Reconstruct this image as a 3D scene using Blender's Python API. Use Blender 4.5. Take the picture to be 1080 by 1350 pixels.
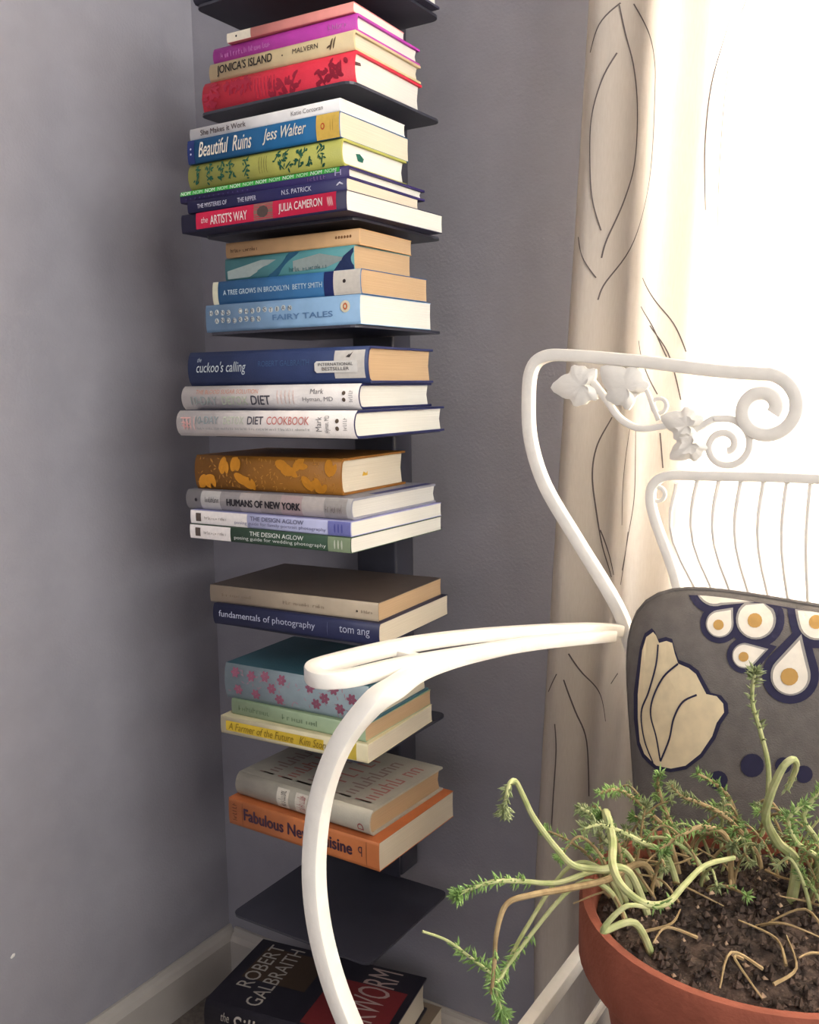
import bpy, bmesh, math, random
from mathutils import Vector, Matrix
random.seed(7)
for o in list(bpy.data.objects): bpy.data.objects.remove(o, do_unlink=True)
SC = bpy.context.scene
COL = SC.collection
# metres; the room corner (left wall / back wall / floor) is the origin, camera 1 m to the right
OX, OY, OZ = 1.0, -1.03, 0.92
def W(x, y, z): return Vector((x + OX, y + OY, z + OZ))

# ------------------------------------------------------------ camera
cam_d = bpy.data.cameras.new('camera'); cam = bpy.data.objects.new('camera', cam_d); COL.objects.link(cam)
cam_d.sensor_fit = 'HORIZONTAL'; cam_d.sensor_width = 36.0; cam_d.lens = 41.5
cam_d.clip_start = 0.02
R = ((0.8465992, 0.05754259, -0.52911118), (0.53204384, -0.11785781, 0.83847415), (-0.01411191, -0.99136188, -0.13039351))
m = Matrix(((R[0][0], -R[0][1], -R[0][2], OX), (R[1][0], -R[1][1], -R[1][2], OY), (R[2][0], -R[2][1], -R[2][2], OZ), (0, 0, 0, 1)))
cam.matrix_world = m
SC.camera = cam
# ------------------------------------------------------------ world, daylight, exposure
wd = bpy.data.worlds.new('world'); SC.world = wd; wd.use_nodes = True
bg = wd.node_tree.nodes['Background']
bg.inputs[0].default_value = (0.74, 0.72, 0.82, 1); bg.inputs[1].default_value = 0.68
def area(name, loc, rot, sx, sy, energy, col):
    d = bpy.data.lights.new(name, 'AREA'); d.shape = 'RECTANGLE'; d.size = sx; d.size_y = sy; d.energy = energy; d.color = col
    o = bpy.data.objects.new(name, d); COL.objects.link(o); o.location = loc; o.rotation_euler = rot
    return o
# daylight behind the curtained window, and an added fill lamp beyond the right wall
area('daylight_back_window', W(.22, 1.34, .50), (math.radians(-90), 0, 0), 1.15, 1.75, 420, (1.0, .98, .95))
area('added_right_fill', W(2.14, -.45, .80), (0, math.radians(90), 0), 1.2, 2.05, 62, (1.0, .97, .94))
SC.view_settings.view_transform = 'Standard'; SC.view_settings.look = 'None'
SC.view_settings.gamma = 1.0; SC.view_settings.use_curve_mapping = False
SC.view_settings.exposure = 0.45

# ------------------------------------------------------------ helpers
def lin(h):
    h = h.lstrip('#'); out = []
    for i in (0, 2, 4):
        c = int(h[i:i+2], 16) / 255
        out.append(c / 12.92 if c <= .04045 else ((c + .055) / 1.055) ** 2.4)
    return (*out, 1)
MATS = {}
def mat(name, col, rough=.6, var=.08, scale=60, bump=0.0, bscale=300, metal=0.0, stretch=(1, 1, 1), col2=None, spec=.3):
    if name in MATS: return MATS[name]
    m = bpy.data.materials.new(name); m.use_nodes = True; nt = m.node_tree; p = nt.nodes['Principled BSDF']
    c = lin(col) if isinstance(col, str) else col
    c2 = lin(col2) if col2 else tuple(min(1, x * (1 - 2 * var)) for x in c[:3]) + (1,)
    tc = nt.nodes.new('ShaderNodeTexCoord'); mp = nt.nodes.new('ShaderNodeMapping'); mp.inputs['Scale'].default_value = stretch
    nt.links.new(tc.outputs['Object'], mp.inputs[0])
    n = nt.nodes.new('ShaderNodeTexNoise'); n.inputs['Scale'].default_value = scale; n.inputs['Detail'].default_value = 4
    nt.links.new(mp.outputs[0], n.inputs['Vector'])
    mx = nt.nodes.new('ShaderNodeMix'); mx.data_type = 'RGBA'; mx.inputs[6].default_value = c; mx.inputs[7].default_value = c2
    rp = nt.nodes.new('ShaderNodeMapRange'); rp.inputs[1].default_value = .35; rp.inputs[2].default_value = .65
    nt.links.new(n.outputs[0], rp.inputs[0]); nt.links.new(rp.outputs[0], mx.inputs[0]); nt.links.new(mx.outputs[2], p.inputs['Base Color'])
    p.inputs['Roughness'].default_value = rough; p.inputs['Metallic'].default_value = metal
    p.inputs['Specular IOR Level'].default_value = spec
    if bump:
        b = nt.nodes.new('ShaderNodeBump'); b.inputs['Strength'].default_value = bump; b.inputs['Distance'].default_value = .002
        n2 = nt.nodes.new('ShaderNodeTexNoise'); n2.inputs['Scale'].default_value = bscale; n2.inputs['Detail'].default_value = 3
        nt.links.new(mp.outputs[0], n2.inputs['Vector']); nt.links.new(n2.outputs[0], b.inputs['Height']); nt.links.new(b.outputs[0], p.inputs['Normal'])
    MATS[name] = m
    return m
def obj(name, verts, faces, material, parent=None, smooth=False, mi=None, loc=None):
    me = bpy.data.meshes.new(name); me.from_pydata([tuple(v) for v in verts], [], faces)
    mats = material if isinstance(material, (list, tuple)) else [material]
    for x in mats: me.materials.append(x)
    if mi:
        for p, i in zip(me.polygons, mi): p.material_index = i
    bm = bmesh.new(); bm.from_mesh(me); bmesh.ops.recalc_face_normals(bm, faces=bm.faces); bm.to_mesh(me); bm.free()
    if smooth:
        for p in me.polygons: p.use_smooth = True
        try: me.set_sharp_from_angle(angle=math.radians(40))
        except Exception: pass
    o = bpy.data.objects.new(name, me); COL.objects.link(o)
    if parent: o.parent = parent
    if loc is not None: o.location = loc
    return o
def empty(name, loc, rz=0):
    o = bpy.data.objects.new(name, None); COL.objects.link(o); o.location = loc; o.rotation_euler = (0, 0, rz); o.empty_display_size = .02
    return o
def tag(o, label=None, cat=None, group=None, kind=None):
    if label: o['label'] = label
    if cat: o['category'] = cat
    if group: o['group'] = group
    if kind: o['kind'] = kind
    return o
class MB:
    def __init__(s): s.v = []; s.f = []
    def add(s, v, f):
        b = len(s.v); s.v += [Vector(x) for x in v]; s.f += [tuple(i + b for i in q) for q in f]; return s
    def box(s, a, b):
        x0, y0, z0 = a; x1, y1, z1 = b
        return s.add([(x0,y0,z0),(x1,y0,z0),(x1,y1,z0),(x0,y1,z0),(x0,y0,z1),(x1,y0,z1),(x1,y1,z1),(x0,y1,z1)],
                     [(0,3,2,1),(4,5,6,7),(0,1,5,4),(1,2,6,5),(2,3,7,6),(3,0,4,7)])
    def prism(s, poly, z0, z1):
        n = len(poly)
        return s.add([(x, y, z0) for x, y in poly] + [(x, y, z1) for x, y in poly],
                     [tuple(range(n))[::-1], tuple(range(n, 2*n))] + [(i, (i+1) % n, n + (i+1) % n, n + i) for i in range(n)])
    def build(s, name, material, parent=None, smooth=False, loc=None): return obj(name, s.v, s.f, material, parent, smooth, None, loc)
def spline(pts, res=6, closed=False):
    P = [Vector(p) for p in pts]; n = len(P); out = []
    rng = range(n) if closed else range(n - 1)
    for i in rng:
        if closed: a, b, c, d = P[(i-1) % n], P[i], P[(i+1) % n], P[(i+2) % n]
        else: a, b, c, d = P[max(i-1, 0)], P[i], P[i+1], P[min(i+2, n-1)]
        for k in range(res):
            t = k / res
            out.append(.5 * ((2*b) + (c - a)*t + (2*a - 5*b + 4*c - d)*t*t + (3*b - a - 3*c + d)*t**3))
    if not closed: out.append(P[-1])
    return out
def sweep(pts, w, h, up=(0, 0, 1), closed=False, taper=None, prof=None):
    """rounded rectangular bar along pts: w sideways, h along up"""
    n = len(pts); up = Vector(up)
    if prof is None:
        r = .32; prof = []
        for sx, sz in ((1, 1), (-1, 1), (-1, -1), (1, -1)):
            cs = [(0, 1), (.7, .7), (1, 0)] if (sx * sz < 0) else [(1, 0), (.7, .7), (0, 1)]
            for a, b in cs:
                prof.append((sx * (.5 - r*.5 + r*.5*a) , sz * (.5 - r*.5 + r*.5*b)))
    m = len(prof); v = []; f = []; lastS = None
    for i, p in enumerate(pts):
        if closed: t = pts[(i+1) % n] - pts[i-1]
        else: t = pts[min(i+1, n-1)] - pts[max(i-1, 0)]
        if t.length < 1e-9: t = Vector((0, 0, 1))
        t.normalize(); s = t.cross(up)
        if s.length < .15 and lastS is not None: s = lastS - t * lastS.dot(t)
        elif s.length < 1e-4: s = t.cross(Vector((1, 0, 0)))
        s.normalize()
        if lastS is not None and s.dot(lastS) < 0: s = -s
        lastS = s; u = s.cross(t); k = taper(i / max(1, n-1)) if taper else 1
        for a, b in prof: v.append(p + s * (a * w * k) + u * (b * h * k))
    for i in range(n if closed else n - 1):
        j = (i + 1) % n
        for q in range(m): f.append((i*m + q, i*m + (q+1) % m, j*m + (q+1) % m, j*m + q))
    if not closed: f.append(tuple(range(m))[::-1]); f.append(tuple((n-1)*m + q for q in range(m)))
    return v, f
def circle_prof(k=8): return [(.5*math.cos(2*math.pi*i/k), .5*math.sin(2*math.pi*i/k)) for i in range(k)]
def tube(pts, r, taper=None, k=8): return sweep(pts, 2*r, 2*r, (.31, .17, .93), False, taper, circle_prof(k))
def rounded(x0, x1, y0, y1, r, n=5):
    out = []
    for cx, cy, a in ((x1-r, y1-r, 0), (x0+r, y1-r, 90), (x0+r, y0+r, 180), (x1-r, y0+r, 270)):
        for i in range(n + 1):
            t = math.radians(a + 90*i/n); out.append((cx + r*math.cos(t), cy + r*math.sin(t)))
    return out
# printed shapes on the cushion (local width, height), lines on the curtain, plant stems
TULIP= [(-0.1386, 0.1211), (-0.1453, 0.1155), (-0.1496, 0.1039), (-0.153, 0.0839), (-0.1566, 0.066), (-0.1583, 0.0461), (-0.1579, 0.0271), (-0.1539, 0.0191), (-0.1426, 0.0139), (-0.1287, 0.0162), (-0.1153, 0.0227), (-0.1018, 0.0358), (-0.0908, 0.0524), (-0.0864, 0.0637), (-0.0799, 0.0731), (-0.0802, 0.0797), (-0.0851, 0.0842), (-0.0934, 0.0839), (-0.1013, 0.0816), (-0.1001, 0.0864), (-0.1013, 0.0974), (-0.1073, 0.1006), (-0.1161, 0.102), (-0.119, 0.1093), (-0.121, 0.1167), (-0.1262, 0.1171), (-0.133, 0.114), (-0.1358, 0.119)]
TULIP_EDGE= [(-0.1401, 0.1235), (-0.1472, 0.1177), (-0.1521, 0.1057), (-0.1567, 0.0846), (-0.1616, 0.0648), (-0.1635, 0.0428), (-0.1617, 0.0232), (-0.1568, 0.0153), (-0.1443, 0.0104), (-0.1294, 0.013), (-0.115, 0.0198), (-0.1004, 0.0335), (-0.0883, 0.0511), (-0.0833, 0.0632), (-0.0765, 0.0734), (-0.0767, 0.0805), (-0.0816, 0.0855), (-0.0899, 0.0856), (-0.0978, 0.0836), (-0.0969, 0.0888), (-0.0992, 0.1003), (-0.106, 0.1036), (-0.1158, 0.105), (-0.1191, 0.1122), (-0.1212, 0.1196), (-0.1269, 0.1199), (-0.1342, 0.1165), (-0.1371, 0.1215)]
VEINS= [[(-0.1338, 0.1126), (-0.1363, 0.0959), (-0.1448, 0.0723), (-0.1539, 0.0526), (-0.1528, 0.0315), (-0.1453, 0.0152)], [(-0.1161, 0.102), (-0.1298, 0.0883), (-0.1408, 0.0688), (-0.1443, 0.0535), (-0.1405, 0.0382), (-0.138, 0.019)], [(-0.1013, 0.0816), (-0.1138, 0.0728), (-0.1227, 0.0576), (-0.1281, 0.0397), (-0.138, 0.019)]]
DROPS= [([(-0.0723, 0.1515), (-0.071, 0.1407), (-0.0711, 0.1384), (-0.0718, 0.1361), (-0.073, 0.134), (-0.0747, 0.132), (-0.0768, 0.1304), (-0.0791, 0.1292), (-0.0816, 0.1284), (-0.0841, 0.1283), (-0.0865, 0.1286), (-0.0887, 0.1295), (-0.0905, 0.1308), (-0.0919, 0.1326), (-0.0928, 0.1346), (-0.0931, 0.1369), (-0.0928, 0.1392), (-0.092, 0.1415), (-0.0907, 0.1436), (-0.0889, 0.1454), (-0.0868, 0.1469), (-0.0844, 0.1479)], [(-0.0694, 0.1558), (-0.0666, 0.1423), (-0.0665, 0.139), (-0.0674, 0.1357), (-0.069, 0.1325), (-0.0714, 0.1296), (-0.0744, 0.1272), (-0.0777, 0.1253), (-0.0814, 0.1242), (-0.085, 0.1239), (-0.0885, 0.1243), (-0.0917, 0.1256), (-0.0943, 0.1275), (-0.0963, 0.1301), (-0.0975, 0.1331), (-0.0979, 0.1364), (-0.0974, 0.1398), (-0.0962, 0.1431), (-0.0942, 0.1461), (-0.0916, 0.1486), (-0.0884, 0.1506), (-0.085, 0.1518)], [(-0.0784, 0.1385), (-0.0787, 0.1367), (-0.0799, 0.1352), (-0.0815, 0.1342), (-0.0834, 0.1338), (-0.0851, 0.1343), (-0.0864, 0.1354), (-0.0868, 0.137), (-0.0865, 0.1387), (-0.0854, 0.1403), (-0.0837, 0.1413), (-0.0818, 0.1416), (-0.0801, 0.1412), (-0.0789, 0.14)]), ([(-0.051, 0.1657), (-0.0416, 0.1552), (-0.0398, 0.1527), (-0.0388, 0.1497), (-0.0388, 0.1465), (-0.0396, 0.1433), (-0.0413, 0.1401), (-0.0436, 0.1373), (-0.0465, 0.135), (-0.0498, 0.1332), (-0.0533, 0.1322), (-0.0569, 0.1319), (-0.0603, 0.1325), (-0.0633, 0.1338), (-0.0659, 0.1358), (-0.0678, 0.1384), (-0.0689, 0.1414), (-0.0693, 0.1447), (-0.0689, 0.148), (-0.0678, 0.1511), (-0.0659, 0.1539), (-0.0635, 0.1562)], [(-0.0486, 0.1741), (-0.0376, 0.1591), (-0.0345, 0.1559), (-0.0328, 0.1519), (-0.0325, 0.1473), (-0.0335, 0.1426), (-0.0358, 0.138), (-0.0391, 0.1338), (-0.0433, 0.1303), (-0.0481, 0.1277), (-0.0532, 0.1261), (-0.0583, 0.1257), (-0.0633, 0.1265), (-0.0676, 0.1285), (-0.0713, 0.1315), (-0.0739, 0.1353), (-0.0755, 0.1398), (-0.0759, 0.1446), (-0.0752, 0.1494), (-0.0735, 0.1538), (-0.0709, 0.1575), (-0.0678, 0.1602)], [(-0.0489, 0.1465), (-0.0493, 0.1442), (-0.0508, 0.1421), (-0.053, 0.1408), (-0.0555, 0.1404), (-0.0578, 0.141), (-0.0595, 0.1425), (-0.0601, 0.1447), (-0.0597, 0.147), (-0.0583, 0.149), (-0.0561, 0.1503), (-0.0536, 0.1507), (-0.0513, 0.1501), (-0.0496, 0.1486)]), ([(-0.0441, 0.127), (-0.0551, 0.1139), (-0.0567, 0.1123), (-0.0585, 0.111), (-0.0605, 0.1101), (-0.0625, 0.1095), (-0.0645, 0.1094), (-0.0665, 0.1096), (-0.0682, 0.1103), (-0.0697, 0.1114), (-0.0708, 0.1128), (-0.0716, 0.1145), (-0.0719, 0.1164), (-0.0718, 0.1184), (-0.0713, 0.1204), (-0.0703, 0.1223), (-0.069, 0.1241), (-0.0674, 0.1256), (-0.0656, 0.1268), (-0.0636, 0.1277), (-0.0615, 0.1282), (-0.0595, 0.1282)], [(-0.0379, 0.1298), (-0.0519, 0.1122), (-0.0541, 0.1098), (-0.0567, 0.1079), (-0.0595, 0.1065), (-0.0625, 0.1056), (-0.0654, 0.1053), (-0.0682, 0.1057), (-0.0707, 0.1067), (-0.0729, 0.1082), (-0.0745, 0.1102), (-0.0756, 0.1127), (-0.0761, 0.1154), (-0.0759, 0.1182), (-0.0751, 0.1211), (-0.0737, 0.1239), (-0.0718, 0.1264), (-0.0695, 0.1286), (-0.0668, 0.1303), (-0.0639, 0.1315), (-0.0609, 0.1321), (-0.058, 0.1321)], [(-0.0589, 0.1188), (-0.0593, 0.1171), (-0.0604, 0.1157), (-0.062, 0.1147), (-0.0637, 0.1143), (-0.0652, 0.1148), (-0.0663, 0.1158), (-0.0666, 0.1174), (-0.0662, 0.119), (-0.0651, 0.1205), (-0.0636, 0.1215), (-0.0619, 0.1218), (-0.0603, 0.1214), (-0.0593, 0.1203)]), ([(-0.0197, 0.1417), (-0.0139, 0.117), (-0.0137, 0.1141), (-0.014, 0.1111), (-0.015, 0.1081), (-0.0165, 0.1052), (-0.0185, 0.1025), (-0.021, 0.1002), (-0.0237, 0.0984), (-0.0266, 0.097), (-0.0297, 0.0962), (-0.0326, 0.0961), (-0.0354, 0.0966), (-0.0379, 0.0977), (-0.04, 0.0994), (-0.0416, 0.1016), (-0.0426, 0.1041), (-0.043, 0.107), (-0.0428, 0.11), (-0.042, 0.1131), (-0.0407, 0.116), (-0.0387, 0.1188)], [(-0.0172, 0.1519), (-0.0081, 0.12), (-0.0077, 0.1159), (-0.0081, 0.1116), (-0.0094, 0.1073), (-0.0115, 0.1031), (-0.0143, 0.0993), (-0.0178, 0.0959), (-0.0217, 0.0931), (-0.0259, 0.0912), (-0.0302, 0.09), (-0.0345, 0.0898), (-0.0385, 0.0905), (-0.0421, 0.0921), (-0.0451, 0.0946), (-0.0473, 0.0977), (-0.0488, 0.1015), (-0.0494, 0.1056), (-0.049, 0.11), (-0.0478, 0.1144), (-0.0457, 0.1187), (-0.0428, 0.1225)], [(-0.0224, 0.1114), (-0.0232, 0.1085), (-0.0251, 0.106), (-0.0277, 0.1042), (-0.0306, 0.1036), (-0.0332, 0.1044), (-0.0349, 0.1063), (-0.0354, 0.1089), (-0.0346, 0.1118), (-0.0328, 0.1144), (-0.0301, 0.1161), (-0.0272, 0.1167), (-0.0247, 0.116), (-0.023, 0.1141)]), ([(-0.0582, 0.1626), (-0.0813, 0.1518), (-0.0843, 0.1506), (-0.0876, 0.15), (-0.0909, 0.1499), (-0.0941, 0.1505), (-0.0971, 0.1516), (-0.0999, 0.1531), (-0.1023, 0.155), (-0.1047, 0.1568), (-0.1055, 0.1596), (-0.105, 0.1631), (-0.1037, 0.1666), (-0.1019, 0.1699), (-0.0994, 0.1729), (-0.0966, 0.1754), (-0.0934, 0.1774), (-0.09, 0.1788), (-0.0866, 0.1794), (-0.0833, 0.1794), (-0.0803, 0.1786), (-0.0777, 0.1771)], [(-0.0477, 0.1625), (-0.0778, 0.1472), (-0.0822, 0.1453), (-0.0869, 0.1443), (-0.0916, 0.1441), (-0.0962, 0.1449), (-0.1005, 0.1464), (-0.1043, 0.1487), (-0.1076, 0.1516), (-0.1106, 0.1546), (-0.1125, 0.1582), (-0.1117, 0.1632), (-0.11, 0.1682), (-0.1072, 0.1729), (-0.1037, 0.1772), (-0.0995, 0.1809), (-0.0949, 0.1837), (-0.09, 0.1856), (-0.0851, 0.1864), (-0.0804, 0.1862), (-0.0761, 0.1849), (-0.0725, 0.1827)], [(-0.0852, 0.1628), (-0.0858, 0.1607), (-0.0872, 0.1589), (-0.0885, 0.1583), (-0.0904, 0.158), (-0.0927, 0.1582), (-0.0942, 0.1593), (-0.0945, 0.1613), (-0.0939, 0.1634), (-0.0925, 0.1653), (-0.0905, 0.1665), (-0.0884, 0.1668), (-0.0866, 0.1662), (-0.0855, 0.1648)]), ([(-0.0255, 0.1574), (-0.0155, 0.1626), (-0.0119, 0.1643), (-0.0083, 0.1651), (-0.0049, 0.1649), (-0.0019, 0.1637), (0.0006, 0.1617), (0.0027, 0.1595), (0.0045, 0.1574), (0.0052, 0.1546), (0.005, 0.1515), (0.0038, 0.1484), (0.0019, 0.1455), (-0.0007, 0.1429), (-0.0037, 0.141), (-0.007, 0.1397), (-0.0105, 0.1392), (-0.0138, 0.1395), (-0.0168, 0.1406), (-0.0193, 0.1424), (-0.0212, 0.1449), (-0.0224, 0.1478)], [(-0.0318, 0.1589), (-0.0187, 0.1675), (-0.0135, 0.1702), (-0.0083, 0.1716), (-0.0032, 0.1716), (0.0013, 0.1702), (0.005, 0.1674), (0.0077, 0.1635), (0.0096, 0.1594), (0.0109, 0.1557), (0.0106, 0.1513), (0.0089, 0.1467), (0.0061, 0.1424), (0.0023, 0.1387), (-0.0022, 0.1358), (-0.0071, 0.134), (-0.012, 0.1334), (-0.0168, 0.134), (-0.0211, 0.1358), (-0.0246, 0.1388), (-0.0271, 0.1426), (-0.0285, 0.147)], [(-0.0042, 0.1526), (-0.0046, 0.1505), (-0.0059, 0.1486), (-0.0079, 0.1474), (-0.0102, 0.147), (-0.0123, 0.1476), (-0.0138, 0.149), (-0.0144, 0.151), (-0.014, 0.1531), (-0.0127, 0.1548), (-0.0108, 0.156), (-0.0085, 0.1563), (-0.0064, 0.1557), (-0.0048, 0.1544)]), ([(-0.0421, 0.163), (-0.0225, 0.1836), (-0.02, 0.1857), (-0.0174, 0.1874), (-0.0146, 0.1885), (-0.0118, 0.189), (-0.0092, 0.1888), (-0.0067, 0.1881), (-0.0046, 0.1868), (-0.003, 0.1849), (-0.0018, 0.1826), (-0.0011, 0.1799), (-0.001, 0.177), (-0.0015, 0.174), (-0.0026, 0.1711), (-0.0041, 0.1682), (-0.0061, 0.1657), (-0.0084, 0.1635), (-0.011, 0.1617), (-0.0137, 0.1605), (-0.0165, 0.1599), (-0.0192, 0.16)], [(-0.0515, 0.1594), (-0.0263, 0.187), (-0.0229, 0.1901), (-0.0191, 0.1926), (-0.0151, 0.1943), (-0.0111, 0.1951), (-0.0073, 0.1949), (-0.0038, 0.1939), (-0.0007, 0.192), (0.0017, 0.1893), (0.0034, 0.186), (0.0043, 0.1822), (0.0045, 0.1781), (0.0037, 0.1738), (0.0022, 0.1695), (0.0, 0.1654), (-0.0028, 0.1618), (-0.0057, 0.1593), (-0.0088, 0.1578), (-0.0124, 0.1566), (-0.0162, 0.1561), (-0.02, 0.1562)], [(-0.0128, 0.174), (-0.0131, 0.1729), (-0.0138, 0.172), (-0.0148, 0.1714), (-0.0157, 0.1712), (-0.0166, 0.1715), (-0.0171, 0.1722), (-0.0173, 0.1732), (-0.017, 0.1743), (-0.0163, 0.1752), (-0.0153, 0.1759), (-0.0144, 0.176), (-0.0135, 0.1757), (-0.013, 0.175)])]
DOTS= [[(-0.052, 0.0399), (-0.0529, 0.0363), (-0.0551, 0.0329), (-0.0582, 0.0302), (-0.0617, 0.0286), (-0.0651, 0.0283), (-0.0679, 0.0295), (-0.0697, 0.032), (-0.0701, 0.0353), (-0.0691, 0.039), (-0.0669, 0.0424), (-0.0638, 0.0452), (-0.0602, 0.0467), (-0.0568, 0.0469), (-0.0541, 0.0456), (-0.0524, 0.0432)], [(-0.0811, 0.0211), (-0.0819, 0.0181), (-0.0838, 0.0153), (-0.0864, 0.013), (-0.0894, 0.0116), (-0.0923, 0.0113), (-0.0947, 0.0122), (-0.0962, 0.0141), (-0.0966, 0.0168), (-0.0957, 0.0198), (-0.0938, 0.0227), (-0.0912, 0.025), (-0.0882, 0.0264), (-0.0853, 0.0266), (-0.0829, 0.0257), (-0.0815, 0.0238)], [(-0.0169, 0.0419), (-0.0176, 0.0393), (-0.0191, 0.0368), (-0.0213, 0.0349), (-0.0237, 0.0338), (-0.0261, 0.0337), (-0.0281, 0.0346), (-0.0293, 0.0364), (-0.0296, 0.0389), (-0.0289, 0.0415), (-0.0273, 0.044), (-0.0252, 0.0459), (-0.0227, 0.047), (-0.0203, 0.047), (-0.0184, 0.0461), (-0.0172, 0.0443)], [(-0.0316, 0.0449), (-0.0323, 0.0424), (-0.0337, 0.0401), (-0.0358, 0.0382), (-0.0382, 0.0372), (-0.0405, 0.0371), (-0.0423, 0.038), (-0.0435, 0.0397), (-0.0438, 0.0419), (-0.0431, 0.0444), (-0.0416, 0.0468), (-0.0396, 0.0486), (-0.0372, 0.0496), (-0.0349, 0.0497), (-0.0331, 0.0488), (-0.0319, 0.0471)]]
CURTAIN_LINES= [[(-0.344, 0.372), (-0.36, 0.35), (-0.369, 0.326)], [(-0.347, 0.326), (-0.358, 0.299), (-0.367, 0.262), (-0.368, 0.219), (-0.366, 0.185), (-0.36, 0.156)], [(-0.345, 0.37), (-0.341, 0.344), (-0.335, 0.313), (-0.332, 0.273), (-0.334, 0.225), (-0.343, 0.188), (-0.356, 0.148), (-0.36, 0.129)], [(-0.335, 0.373), (-0.32, 0.342), (-0.311, 0.314), (-0.308, 0.29), (-0.308, 0.232), (-0.314, 0.19), (-0.334, 0.146), (-0.357, 0.106), (-0.363, 0.087)], [(-0.38, 0.15), (-0.375, 0.13), (-0.364, 0.109)], [(-0.317, 0.106), (-0.301, 0.083), (-0.286, 0.06), (-0.276, 0.032)], [(-0.318, 0.078), (-0.303, 0.058), (-0.291, 0.027)], [(-0.238, 0.35), (-0.257, 0.294), (-0.263, 0.231), (-0.261, 0.168)], [(-0.222, 0.347), (-0.241, 0.291), (-0.246, 0.203), (-0.243, 0.125)], [(-0.354, -0.034), (-0.365, -0.062), (-0.369, -0.093), (-0.367, -0.131), (-0.362, -0.175), (-0.353, -0.207)], [(-0.331, -0.046), (-0.337, -0.077), (-0.34, -0.111), (-0.339, -0.148)], [(-0.32, -0.04), (-0.319, -0.11), (-0.326, -0.154), (-0.335, -0.195)], [(-0.296, -0.049), (-0.294, -0.085)], [(-0.32, 0.044), (-0.314, 0.026), (-0.298, -0.01)], [(-0.305, 0.058), (-0.29, 0.031), (-0.28, -0.016)], [(-0.388, -0.289), (-0.378, -0.315), (-0.363, -0.341), (-0.355, -0.368)], [(-0.392, -0.318), (-0.384, -0.357), (-0.376, -0.395), (-0.374, -0.46)], [(-0.398, -0.311), (-0.408, -0.333)], [(-0.4, -0.368), (-0.399, -0.399), (-0.402, -0.453), (-0.404, -0.491)], [(-0.336, -0.306), (-0.348, -0.323)], [(-0.364, -0.155), (-0.356, -0.183), (-0.35, -0.204)], [(-0.327, -0.152), (-0.331, -0.181), (-0.337, -0.211)]]
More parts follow.
